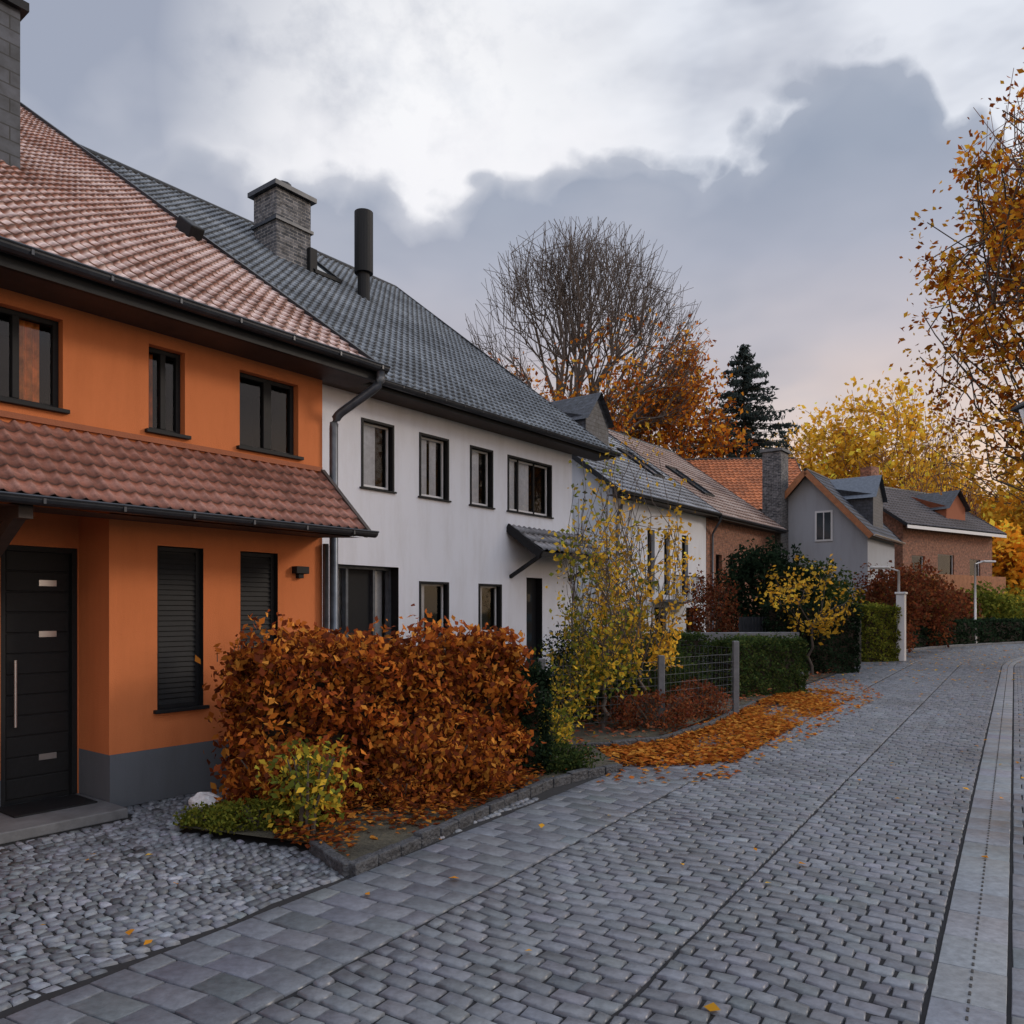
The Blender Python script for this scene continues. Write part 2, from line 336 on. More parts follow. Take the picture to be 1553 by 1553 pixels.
def pipe(parent,pts,r=.045,mat='zinc',nm='downpipe'):
    P=[Vector(p) for p in pts]; out=[P[0]]
    for i in range(1,len(P)-1):
        a=P[i]+(P[i-1]-P[i]).normalized()*min(.12,(P[i-1]-P[i]).length*.45); b=P[i]+(P[i+1]-P[i]).normalized()*min(.12,(P[i+1]-P[i]).length*.45)
        for k in range(5):
            t=k/4; out.append(a*(1-t)**2+P[i]*2*t*(1-t)+b*t*t)
    out.append(P[-1]); MB().tube(out,r,12).make(nm,mat,parent,True)
pipe(h,[(2.74,-.6,ez1-.06),(2.74,-.6,ez1-.2),(2.5,-.08,ez1-.55),(2.5,-.08,0)],.05)
pipe(h,[(2.40,-.06,2.55),(2.40,-.06,0)],.035)
MB().box(-.35,.36,2.9,3.65,6.3,8.75).make('chimney','slate',h)
MB().box(-.42,.43,2.83,3.72,8.75,8.85).make('chimney_cap','black',h)
MB().beam((2.54,2.85,6.95),(2.54,3.2,7.2),.2,.22).make('roof_vent','black',h,bevel=.02)

# ================================================================ HOUSE 2 (white, grey roof)
h=empty('white_house',(.567,20,0),ANG)
ez2,s2,oh2=6.12,.78,.6; W2=16.12; x0,x1=-9.9,1.72
zw=gable_walls(h,x0,x1,W2,ez2,s2,oh2,'white')
ups=[(-5.757,-4.876,4.2,5.56),(-4.148,-3.218,4.2,5.56),(-2.503,-1.67,4.2,5.56),(-1.113,.759,4.2,5.56)]
los=[(-4.148,-3.218,1.24,2.41),(-2.2,-1.342,1.24,2.41)]
doors=[(-6.332,-4.744,0.02,2.67),(-.337,.343,.02,2.61)]
panel('front_wall',x0,x1,0,zw,0,ups+los+doors,'white',h,.22,'black')
for i,w_ in enumerate(ups[:3]): window(h,*w_,0,fr='black',inner='wfr',rev=.17,surround=.05,curt=('curtain',[(.0,.66)] if i!=1 else [(0,.45),(.55,.8)]))
window(h,*ups[3],0,fr='black',inner='wfr',mull=(.3,.66),rev=.17,surround=.05,curt=('curtain',[(.02,.28),(.35,.6)]))
for w_ in los: window(h,*w_,0,fr='black',inner='wfr',rev=.17,surround=.05,curt=('curtain',[(0,.4)]))
a,b,c,e=doors[0]
MB().box(a+.45,b-.5,.3,.35,c,e-.06).make('front_door','black',h)
m=MB(); 
for x in (a,a+.38,b-.5,b-.06): m.box(x,x+.06,.22,.34,c,e)
m.box(a,b,.22,.34,e-.06,e+.0); m.make('door_frame','zinc',h)
MB().quad((a,.32,c),(a+.45,.32,c),(a+.45,.32,e),(a,.32,e)).quad((b-.45,.32,c),(b,.32,c),(b,.32,e),(b-.45,.32,e)).make('door_sidelight','glass',h)
MB().box(a,b,.5,.52,c,e).make('hall_interior','curtain',h)
a,b,c,e=doors[1]
MB().box(a,b,.2,.25,c,e).make('side_door','black',h)
m=MB()
for i in range(4): m.box(a+.15,b-.2,.19,.2,.5+i*.5,.7+i*.5)
m.make('side_door_lights','skyglass',h)
MB().box(a-.2,b+.2,-.8,0,-.02,.12).make('side_door_step','concrete',h,bevel=.01)
tiles('canopy_tiles',-1.1,1.9,-1.0,3.2,0,3.85,h,base=(.08,.08,.09),frost=.4,frostcol=(.3,.3,.32))
m=MB(); m.box(-1.12,1.92,-1.02,-.95,3.05,3.17); m.beam((-1.12,-1,3.1),(-1.12,0,3.8),.06,.2).beam((1.92,-1,3.1),(1.92,0,3.8),.06,.2).beam((-1.0,-.9,3.08),(-1.0,0,2.6),.08,.08).beam((1.6,-.9,3.08),(1.6,0,2.6),.08,.08); m.quad((-1.1,-1,3.14),(1.9,-1,3.14),(1.9,0,3.78),(-1.1,0,3.78)); m.make('canopy_frame','black',h)
roof(h,x0,x1,W2,ez2,s2,oh2,1.22,tk=dict(tw=.2,ch=.25,amp=.026,step=.034,base=(.07,.083,.10),frost=.4,frostcol=(.29,.32,.35),var=.35))
soffit(h,x0,x1+1.2,oh2,ez2)
half_gutter(h,x0,x1+1.25,-.72,ez2,.09)
cx,cy=-3.165,6.03
MB().box(cx-.55,cx+.55,cy-.5,cy+.5,9.8,12.75).make('chimney','stone',h,bevel=.02)
m=MB(); m.box(cx-.66,cx+.66,cy-.61,cy+.61,12.75,12.87); m.box(cx-.6,cx+.6,cy-.55,cy+.55,11.9,11.98); m.tube([(cx,cy,12.87),(cx,cy,13.12)],.18); m.tube([(cx,cy,13.12),(cx,cy,13.17)],.24); m.make('chimney_cap','gutter',h)
m=MB(); m.tube([(-1.2,5.02,10.1),(-1.2,5.02,11.2)],.17,16).tube([(-1.2,5.02,11.2),(-1.2,5.02,12.9)],.26,20).beam((-1.2,4.7,10.2),(-1.2,5.4,10.75),.7,.1); m.make('flue_pipe','black',h)
def skylight(parent,xa,xb,ya,yb,ez,sl,oh):
    f=lambda y:ez+sl*(y+oh)+.1
    m=MB(); m.beam((xa,ya,f(ya)),(xa,yb,f(yb)),.08,.1).beam((xb,ya,f(ya)),(xb,yb,f(yb)),.08,.1).beam((xa,ya,f(ya)),(xb,ya,f(ya)),.08,.1).beam((xa,yb,f(yb)),(xb,yb,f(yb)),.08,.1); m.make('skylight_frame','black',parent)
    MB().quad((xa,ya,f(ya)),(xb,ya,f(ya)),(xb,yb,f(yb)),(xa,yb,f(yb))).make('skylight_glass','skyglass',parent)
skylight(h,-2.6,-1.7,5.4,6.9,ez2,s2,oh2)
MB().box(-2.75,-2.5,5.4,5.6,10.6,11.5).make('roof_vent','black',h,bevel=.02)

# ================================================================ HOUSE 3 + 3b
h=empty('grey_roofed_house',(3.61,28.3,0),ANG)
ez3,s3,oh3=5.98,.75,.5; W3=12
zw=gable_walls(h,0,8,W3,ez3,s3,oh3,'white')
hs=[(2.6,3.2,2.4,4.9),(4.0,4.5,2.4,4.9),(5.6,6.2,2.4,4.9),(.8,1.6,.6,1.9),(3.2,4.2,.3,1.9),(6,7,.3,1.9)]
panel('front_wall',0,8,0,zw,0,hs,'white',h,.2,'greyw')
for w_ in hs: window(h,*w_,0,rev=.2,sill=False)
roof(h,0,8,W3,ez3,s3,oh3,.4,tk=dict(tw=.26,ch=.36,amp=.03,step=.03,base=(.12,.125,.14),frost=.5,frostcol=(.36,.38,.42)))
soffit(h,-.4,8.2,oh3,ez3); half_gutter(h,-.4,8.2,-.6,ez3,.08)
pipe(h,[(-.1,-.58,ez3-.05),(-.1,-.5,ez3-.3),(.2,-.07,ez3-.8),(.2,-.07,0)],.05)
MB().box(2.9,5.9,-.9,0,2.1,2.2).make('balcony_slab','concrete',h)
m=MB()
for i in range(25): m.box(2.92+i*.12,2.94+i*.12,-.88,-.86,2.2,3.1)
m.box(2.9,5.9,-.89,-.85,3.1,3.15); m.make('balcony_railing','black',h)
zf=lambda y:ez3+s3*(y+oh3)
m=MB(); m.quad((1.2,1.9,zf(1.9)),(2.9,1.9,zf(1.9)),(2.9,1.9,zf(1.9)+1.5),(2.05,1.9,zf(1.9)+2.5),(1.2,1.9,zf(1.9)+1.5)).quad((1.2,1.9,zf(1.9)),(1.2,5,zf(5)),(1.2,5,zf(1.9)+1.5),(1.2,1.9,zf(1.9)+1.5)).quad((2.9,1.9,zf(1.9)),(2.9,5,zf(5)),(2.9,5,zf(1.9)+1.5),(2.9,1.9,zf(1.9)+1.5)); m.make('dormer_walls','slate',h)
m=MB(); m.quad((1.05,1.7,zf(1.9)+1.35),(2.05,1.7,zf(1.9)+2.55),(2.05,5.6,zf(1.9)+2.55),(1.05,5,zf(1.9)+1.35)).quad((3.05,1.7,zf(1.9)+1.35),(2.05,1.7,zf(1.9)+2.55),(2.05,5.6,zf(1.9)+2.55),(3.05,5,zf(1.9)+1.35)); m.make('dormer_roof','slate',h)
MB().box(4.6,5.6,3.9,4.8,8.6,10.4).make('chimney','greyw',h)
skylight(h,6.2,7.2,1.6,3.4,ez3,s3,oh3)
h=empty('brick_house',(3.61+8.05*.6101,28.3+8.05*.7923,0),ANG)
zw=gable_walls(h,0,8.6,W3,ez3-.05,s3,oh3,'brick')
hs=[(1,1.7,2.6,4.3),(2.6,3.3,2.6,4.3),(5,5.9,2.6,4.3),(1,2,.6,1.9),(4,5,.6,1.9)]
panel('front_wall',0,8.6,0,zw,0,hs,'brick',h,.2,'brick')
for w_ in hs: window(h,*w_,0,rev=.2)
roof(h,0.4,8.6,W3,ez3-.05,s3,oh3,.35,tk=dict(tw=.3,ch=.38,amp=.035,step=.035,base=(.22,.12,.085),frost=.45,frostcol=(.38,.34,.32)))
soffit(h,.2,8.8,oh3,ez3-.05); half_gutter(h,.2,8.8,-.6,ez3-.05,.08)
pipe(h,[(.3,-.58,ez3-.1),(.3,-.5,ez3-.3),(.5,-.07,ez3-.8),(.5,-.07,0)],.05)
skylight(h,2.5,3.6,1.2,3.2,ez3-.05,s3,oh3)
h=empty('red_tiled_house',(12.0,52,0),math.radians(-4))
gable_walls(h,0,7.4,10,8.3,.8,.4,'redwood'); panel('front_wall',0,7.4,0,8.4,0,[(4,5,5,6.4)],'redwood',h); window(h,4,5,5,6.4,0)
roof(h,0,7.4,10,8.3,.8,.4,.4,trim='soffit',tk=dict(tw=.3,ch=.38,amp=.035,step=.04,base=(.46,.15,.055)))
h=empty('grey_gabled_house',(18.3-.3*.7923,40+.3*.61,0),ANG)
ez5,s5,oh5=5.6,1.1,.3
zw=gable_walls(h,0,6,5.9,ez5,s5,oh5,'greyw'); panel('front_wall',0,6,0,zw,0,[(1,2.2,1,2.4),(3.6,4.8,1,2.4)],'greyw',h); window(h,1,2.2,1,2.4,0); window(h,3.6,4.8,1,2.4,0)
roof(h,0,6,5.9,ez5,s5,oh5,.5,tk=dict(tw=.3,ch=.36,amp=.02,step=.03,base=(.05,.06,.085)))
MB().beam((-.56,-.3,ez5-.12),(-.56,2.95,ez5+s5*3.25-.12),.06,.28).beam((-.56,6.2,ez5-.12),(-.56,2.95,ez5+s5*3.25-.12),.06,.28).make('wooden_bargeboard','woodtrim',h)
MB().box(-.05,0,1.7,2.6,5.4,7.0).make('gable_window_surround','wfr',h); MB().box(-.07,-.05,1.8,2.12,5.5,6.9).box(-.07,-.05,2.18,2.5,5.5,6.9).make('gable_window_glass','skyglass',h)
half_gutter(h,-.5,6.5,-.4,ez5,.09,'steel')
MB().box(-1.2,0,4.0,5.0,0,10.2).make('stone_chimney','stone',h,bevel=.02)
MB().box(-1.3,.1,3.9,5.1,10.2,10.35).make('stone_chimney_cap','concrete',h)
m=MB(); m.quad((2.4,.3,6),(4.6,.3,6),(4.6,.3,8),(3.5,.3,9),(2.4,.3,8)).quad((2.4,.3,6),(2.4,3,8.6),(2.4,3,8),(2.4,.3,8)).quad((4.6,.3,6),(4.6,3,8.6),(4.6,3,8),(4.6,.3,8)); m.make('dormer_walls','slate',h)
m=MB(); m.quad((2.2,.1,7.8),(3.5,.1,9.15),(3.5,3,9.15),(2.2,2.4,7.8)).quad((4.8,.1,7.8),(3.5,.1,9.15),(3.5,3,9.15),(4.8,2.4,7.8)); m.make('dormer_roof','zinc',h)
h=empty('brick_balcony_house',(24.0,48.6,0),ANG-.33)
zw=gable_walls(h,0,11,8,7.0,.7,.6,'brick')
hs=[(1,2.4,3.4,5.2),(4,6,3.4,5.4),(8,9.4,3.4,5.2),(1,3,.5,2.3),(6,8,.5,2.3)]
panel('front_wall',0,11,0,zw,0,hs,'brick',h)
for w_ in hs: window(h,*w_,0,fr='wfr')
roof(h,0,11,8,7.0,.7,.6,.6,tk=dict(tw=.35,ch=.4,amp=.03,step=.04,base=(.075,.065,.07)))
MB().box(-.6,11.6,-.66,-.62,6.75,6.95).make('white_fascia','wfr',h)
m=MB(); m.box(.5,10,-1.3,0,2.9,3.05)
for i in range(60): m.box(.5+i*.16,.62+i*.16,-1.3,-1.26,3.05,4.0)
m.make('balcony','woodtrim',h)
m=MB(); m.quad((6.2,.6,7.2),(8.6,.6,7.2),(8.6,.6,8.7),(7.4,.6,9.7),(6.2,.6,8.7)).quad((6.2,.6,7.2),(6.2,3,9.6),(6.2,3,8.7),(6.2,.6,8.7)); m.make('dormer_walls','redwood',h)
m=MB(); m.quad((6,.3,8.5),(7.4,.3,9.85),(7.4,3.4,9.85),(6,2.6,8.5)).quad((8.8,.3,8.5),(7.4,.3,9.85),(7.4,3.4,9.85),(8.8,2.6,8.5)); m.make('dormer_roof','slate',h)
MB().box(1.8,2.7,3.2,4.0,8.8,11.3).make('chimney','brick',h)
h=empty('distant_house',(40,70,0),ANG-.1)
zw=gable_walls(h,0,10,8,5,.9,.5,'cream'); panel('front_wall',0,10,0,zw,0,[(2,3.5,1,2.5),(6,7.5,1,2.5)],'cream',h); window(h,2,3.5,1,2.5,0); window(h,6,7.5,1,2.5,0)
roof(h,0,10,8,5,.9,.5,.5,tk=dict(tw=.35,ch=.4,base=(.22,.13,.1)))

# ================================================================ GROUND / ROAD
P0=np.array([.41,3.44]); VV=np.array([.536,.844]); WV=np.array([.844,-.536]); S0=26.;RR=45.
def path(s,w):
    s=np.asarray(s,float); w=np.asarray(w,float)
    st=P0+s[...,None]*VV+w[...,None]*WV
    ph=np.maximum(s-S0,0)/RR; C=P0+S0*VV+RR*WV
    wv=WV*np.cos(ph)[...,None]-VV*np.sin(ph)[...,None]
    cu=C+(w-RR)[...,None]*wv
    return np.where((s<S0)[...,None],st,cu)
def pt(s,w): return tuple(path(np.array(float(s)),np.array(float(w))))
G=400
npmesh('ground',[(-G,-G,-.04),(G,-G,-.04),(G,G,-.04),(-G,G,-.04)],[[0,1,2,3]],'grass')
ss=np.arange(-8,86,1.0); V=[]
for w in (-3.3,6.0):
    p=path(ss,np.full_like(ss,w)); V.append(np.c_[p,np.full(len(ss),-.016)])
V=np.vstack(V); n=len(ss); F=[[i,i+n,i+n+1,i+1] for i in range(n-1)]
npmesh('road_base',V,F,'joint')
def stones(name,rects,mapf,z=0,gap=.006,bev=.010,dep=.018,jit=.004,zj=.003,base=(.13,.14,.155),var=.22,tint=.0):
    R=np.array(rects); n=len(R)
    s0=R[:,0]+gap;s1=R[:,1]-gap;w0=R[:,2]+gap;w1=R[:,3]-gap
    cs=[(s0,w0),(s0,w1),(s1,w1),(s1,w0)]; rings=[]
    jj=rng.normal(0,jit,(4,2,n)); ZJ=rng.normal(0,zj,n); tilt=rng.normal(0,zj*.6,(4,n))
    for k,(ins,zz) in enumerate(((0,-dep),(bev*.25,-bev*.5),(bev,0))):
        ring=[]
        for q,(a,b) in enumerate(cs):
            sa=1 if q in(0,1) else -1; sb=1 if q in(0,3) else -1
            p=mapf(a+sa*ins+jj[q,0],b+sb*ins+jj[q,1]); ring.append(np.c_[p,z+zz+(ZJ+tilt[q] if k>0 else 0)*np.ones(n)])
        rings.append(np.stack(ring,1))
    V=np.stack(rings,1).reshape(-1,3)
    b=np.arange(n)[:,None]*12; F=[]
    for k in range(2):
        for q in range(4):
            r=(q+1)%4; F.append(b+np.array([k*4+q,k*4+r,k*4+4+r,k*4+4+q]))
    F.append(b+np.array([8,9,10,11])); F=np.stack(F,1).reshape(-1,4)
    col=np.array(base)[None]*(1+rng.normal(0,var,n)[:,None])*(1+rng.normal(0,.02,(n,3))); col=np.clip(col,.03,.6)
    return npmesh(name,V,F,'sett',None,False,fcol=np.repeat(col,9,0))
def rows(s0,s1,w0,w1,ds,dw,off=.5,js=.08):
    out=[];s=s0;i=0
    nW=max(1,round((w1-w0)/dw)); dw=(w1-w0)/nW
    while s<s1:
        o=(i%2)*off*dw
        e=[w0]+[w0+o+k*dw+rng.normal(0,dw*js) for k in range(0 if o>0 else 1,nW)]+[w1]
        for a,b in zip(e[:-1],e[1:]):
            if b-a>dw*.25: out.append((s,s+ds,a,b))
        s+=ds;i+=1
    return out
def wob(s,w): return path(s+.02*np.sin(w*3.1+s*.7)+.012*np.sin(w*7-s*1.3),w)
stones('road',rows(-4,70,-1.37,-.01,.108,.17)+rows(-4,70,.0,1.15,.108,.15)+rows(15,70,-3.25,-1.4,.115,.19),wob,base=(.122,.132,.152),jit=.0035,zj=.003,gap=.007,bev=.009,var=.14)
stones('slab_path',rows(-4,16,-2.28,-1.385,.19,.27,js=.02),wob,gap=.004,bev=.006,base=(.115,.126,.147),var=.08,jit=.0018,zj=.0018)
stones('gutter_strip',rows(-4,70,1.165,1.47,.42,.4,0),path,gap=.002,bev=.004,base=(.18,.195,.22),var=.06,jit=.0005,zj=.001)
stones('gutter_slots',[(s,s+.035,1.315,1.327) for s in np.arange(-3,40,.09)],path,z=.006,gap=0,bev=.001,dep=.004,base=(.02,.02,.02),var=0,jit=0,zj=0)
stones('pavement',rows(-4,60,1.485,4.6,.28,.15,js=.0),path,base=(.135,.147,.17),var=.1,jit=.002,zj=.0018,gap=.004,bev=.005)
bed=np.array([(-2.75,6.45),(-1.48,5.95),(-1.10,5.42),(.40,8.15),(1.25,8.9),(1.0,10.4),(-1.0,10.6),(-2.3,9.1)])
def inpoly(P,poly):
    x,y=P[:,0],P[:,1]; c=np.zeros(len(P),bool); j=len(poly)-1
    for i in range(len(poly)):
        xi,yi=poly[i]; xj,yj=poly[j]
        c^=((yi>y)!=(yj>y))&(x<(xj-xi)*(y-yi)/(yj-yi+1e-12)+xi); j=i
    return c
A1=np.array([-3.63,7.13])
def fac(t,d):
    t=np.asarray(t);d=np.asarray(d); d2=d+.07*np.sin(t*2.2)+.03*np.sin(t*5+d*3); t2=t+.04*np.sin(d*3.1); return A1+t2[...,None]*U+d2[...,None]*N
rc=[]
for i,d in enumerate(np.arange(-5.5,-.0,.07)):
    t=-5.5+rng.random()*.1
    while t<4.5:
        wd=rng.uniform(.06,.10); rc.append((t,t+wd,d,d+.07)); t+=wd
rc=np.array(rc); cp=fac((rc[:,0]+rc[:,1])/2,(rc[:,2]+rc[:,3])/2); wq=(cp-P0)@WV
keep=(wq<-2.36)&~inpoly(cp,bed)&(((cp-P0)@VV)<3.4)&~((rc[:,3]>-.36)&(rc[:,0]<0.05))
stones('cobbled_driveway',rc[keep],fac,gap=.006,bev=.012,jit=.005,zj=.004,base=(.128,.138,.158),var=.32)
npmesh('driveway_base',[(p[0],p[1],-.022) for p in [np.array([-9.,3]),np.array([-2.5,-1]),P0-2.3*WV+3.5*VV,np.array([-1.8,9.5]),np.array([-4.0,7.6])]],[[0,1,2,3,4]],'joint')
def flat(name,pts,z,mat):
    return pymesh(name,[(p[0],p[1],z) for p in pts],[list(range(len(pts)))],mat)
flat('flower_bed',bed,.04,'soil')
g2=[pt(4.9,-2.45),(1.0,10.4)]+[pt(s,-2.72) for s in (7,9,11,13,15,17,20,24)]+[(3.9,28),(.9,20.4),(-5.2,12.3),(-2.1,9.3)]
flat('garden_soil',g2,.03,'soil')
def kerb(name,pts,h=.11,w=.1,L=.3,mat='kerb',jit=.008):
    e=MB(); 
    for a,b in zip(pts[:-1],pts[1:]):
        a=np.array(a,float);b=np.array(b,float);D=np.linalg.norm(b-a);n=max(1,int(D/L));d=(b-a)/D; nn=np.array([-d[1],d[0]])
        for i in range(n):
            p=a+d*D*i/n;q=a+d*(D*(i+1)/n-.008); hh=h+rng.normal(0,jit); o=rng.normal(0,jit)
            k=len(e.v)
            for z in (-.03,hh):
                for c in (p+nn*(w/2+o),p-nn*(w/2-o),q-nn*(w/2-o),q+nn*(w/2+o)): e.v.append((c[0]+rng.normal(0,jit*.4),c[1]+rng.normal(0,jit*.4),z+(rng.normal(0,jit*.5) if z>0 else 0)))
            e.f+=[[k+j for j in q_] for q_ in ((0,3,2,1),(4,5,6,7),(0,1,5,4),(1,2,6,5),(2,3,7,6),(3,0,4,7))]
    return e.make(name,mat,bevel=.012)
kerb('bed_kerb',[(-1.48,5.92),(-1.28,5.62),(-1.10,5.38),(-.6,6.3),(-.1,7.25),(.40,8.12),(.8,8.55),(1.22,8.88)],.075,.085,.22,jit=.006)
kerb('garden_kerb',[(.6,10.2),(1.3,10.35),(2.0,10.75),(3.0,12.1),(3.95,13.9),(4.6,15.0)],.08,.07,.3)
kerb('road_kerb',[pt(s,-3.34) for s in range(19,70)],.1,.13,.8,'concrete')
kerb('pavement_kerb',[pt(s,4.72) for s in range(-3,60)],.1,.13,.8,'concrete')

# ================================================================ FOLIAGE
PAL={'beech':[(.38,.11,.022),(.50,.17,.03),(.26,.065,.018),(.56,.24,.045),(.14,.04,.02),(.2,.05,.02)],
 'yellow':[(.9,.52,.06),(.92,.60,.08),(.82,.42,.045),(.7,.44,.05)],
 'gold':[(.9,.45,.045),(.86,.36,.035),(.92,.56,.07),(.7,.28,.03)],
 'orange':[(.64,.21,.03),(.74,.30,.035),(.44,.12,.02),(.82,.40,.045),(.3,.08,.02)],
 'maple':[(.68,.26,.03),(.78,.38,.04),(.48,.14,.02),(.84,.48,.05),(.32,.09,.02)],
 'litter':[(.50,.15,.028),(.56,.21,.035),(.34,.09,.02),(.6,.28,.055)],
 'green':[(.04,.07,.022),(.06,.095,.03),(.03,.05,.02),(.08,.10,.03)],
 'darkgreen':[(.02,.037,.022),(.03,.052,.028),(.014,.025,.015)],
 'yg':[(.32,.30,.04),(.6,.42,.05),(.16,.19,.035),(.7,.45,.05),(.1,.12,.03)],
 'rust':[(.2,.055,.03),(.28,.09,.035),(.12,.035,.02),(.16,.08,.04)],
 'hedgeg':[(.16,.18,.03),(.22,.22,.035),(.1,.13,.025)],
 'spruce':[(.05,.07,.07),(.07,.095,.09),(.035,.05,.05)]}  # spruce tones lightened: distance haze painted into the needle colour
def leaves(name,P,size,pal,parent=None,shade=None,flat_=0,aspect=.6,bright=1):
    n=len(P); P=np.asarray(P); nrm=rng.normal(size=(n,3)); 
    if flat_: nrm=nrm*(1-flat_)+np.array([0,0,1])*flat_
    nrm/=np.linalg.norm(nrm,axis=1)[:,None]; r=rng.normal(size=(n,3)); a=np.cross(nrm,r); a/=np.linalg.norm(a,axis=1)[:,None]; b=np.cross(nrm,a)
    s=size*(.6+.8*rng.random(n))[:,None]*.5
    V=np.stack([P-a*s,P-b*s*aspect+nrm*s*.2,P+a*s,P+b*s*aspect+nrm*s*.2],1).reshape(-1,3)
    F=np.arange(4*n).reshape(n,4); pc=np.array(PAL[pal]); c=pc[rng.integers(0,len(pc),n)]*(.75+.5*rng.random(n))[:,None]*bright
    if shade is not None: c=c*shade[:,None]
    return npmesh(name,V,F,'leaf',parent,False,fcol=np.clip(c,0,.92))
def clumpnoise(P,sc,seed=0):
    r=np.random.default_rng(seed); o=np.zeros(len(P))
    for i in range(6):
        k=r.normal(size=3)*sc*(1+i*.5); o+=np.sin(P@k+r.random()*6.28)/(1+i*.3)
    return o/2.2
def hedge_box(name,p0,p1,th,hgt,n,size,pal,z0=0.,parent=None,rough=.06,lump=.9):
    e=parent or empty(name,(0,0,0)); p0=np.array(p0,float);p1=np.array(p1,float);D=np.linalg.norm(p1-p0);d=(p1-p0)/D;nn=np.array([-d[1],d[0]])
    u=rng.random(n)*D; v=(rng.random(n)-.5)*th; z=rng.random(n)*hgt
    f=rng.random(n); area=np.array([D*hgt,D*hgt*.6,D*th,th*hgt,th*hgt]); cum=np.cumsum(area/area.sum())
    k=np.searchsorted(cum,f); off=np.abs(rng.normal(0,rough,n))*rng.choice([-1,-1,-.2,.8],n)
    v=np.where(k==0,-th/2-off,np.where(k==1,th/2+off,v)); z=np.where(k==2,hgt+off,z); u=np.where(k==3,-off,np.where(k==4,D+off,u))
    P=np.c_[p0+u[:,None]*d+v[:,None]*nn,z0+z]
    c=clumpnoise(P,4.5,3); P[:,:2]+=(nn*np.sign(v)[:,None])*(c*rough*lump)[:,None]; P[:,2]+=np.where(k==2,c*rough*lump,0)
    keep=(clumpnoise(P,7,5)>-.8); P=P[keep]; c=c[keep]
    leaves('leaves',P,size,pal,e,np.clip(.92+.5*c,.28,1.4))
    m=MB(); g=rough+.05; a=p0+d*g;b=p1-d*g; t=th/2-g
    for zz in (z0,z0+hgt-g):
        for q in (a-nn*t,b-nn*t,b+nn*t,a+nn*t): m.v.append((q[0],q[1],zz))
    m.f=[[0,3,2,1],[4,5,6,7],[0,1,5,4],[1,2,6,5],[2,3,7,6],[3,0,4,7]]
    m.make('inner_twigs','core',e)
    return e
def blob(name,c,r,n,size,pal,parent=None,hollow=.5,seed=1,cut=-.2,flat_=0):
    d=rng.normal(size=(n,3)); d/=np.linalg.norm(d,axis=1)[:,None]; rad=(hollow+(1-hollow)*rng.random(n))[:,None]
    P=d*rad; nz=clumpnoise(d*2,1.6,seed); P*=(1+.28*nz)[:,None]; P=P*np.array(r)+np.array(c)
    q=clumpnoise(P/np.mean(r),5,seed+9); keep=q>cut-.4; P=P[keep];q=q[keep]
    k=P[:,2]>.02; P=P[k];q=q[k]
    return leaves(name,P,size,pal,parent,np.clip(.85+.35*q,.4,1.4),flat_)
shc=[0]
def shrub(name,c,r,n,size,pal,stems=9,**k):
    shc[0]+=1; k.setdefault('seed',shc[0]*7)
    e=empty(name); blob('leaves',c,r,n,size,pal,e,**k)
    m=MB()
    for i in range(stems):
        a=rng.random()*6.28; q=rng.random()*.8
        m.tube([(c[0]+.05*math.cos(a),c[1]+.05*math.sin(a),0),(c[0]+r[0]*.3*q*math.cos(a),c[1]+r[1]*.3*q*math.sin(a),c[2]*.6),(c[0]+r[0]*q*math.cos(a),c[1]+r[1]*q*math.sin(a),c[2]+r[2]*.6)],[.02,.014,.005],5)
    m.make('stems','bark',e); return e
def segs_mesh(name,segs,mat,parent,n=5):
    S=np.array([[*a,*b,ra,rb] for a,b,ra,rb in segs]); A=S[:,:3];B=S[:,3:6]; d=B-A; d/=np.maximum(np.linalg.norm(d,axis=1)[:,None],1e-6)
    up=np.where(np.abs(d[:,2:3])<.9,np.array([[0,0,1.]]),np.array([[1.,0,0]])); a=np.cross(d,up); a/=np.linalg.norm(a,axis=1)[:,None]; c=np.cross(a,d)
    V=[]
    for P,R in ((A,S[:,6]),(B,S[:,7])):
        for j in range(n):
            th=2*math.pi*j/n; V.append(P+(a*math.cos(th)+c*math.sin(th))*R[:,None])
    V=np.stack(V,1).reshape(-1,3); b=np.arange(len(S))[:,None]*2*n
    F=np.stack([b+np.array([j,(j+1)%n,n+(j+1)%n,n+j]) for j in range(n)],1).reshape(-1,4)
    return npmesh(name,V,F,mat,parent,True)
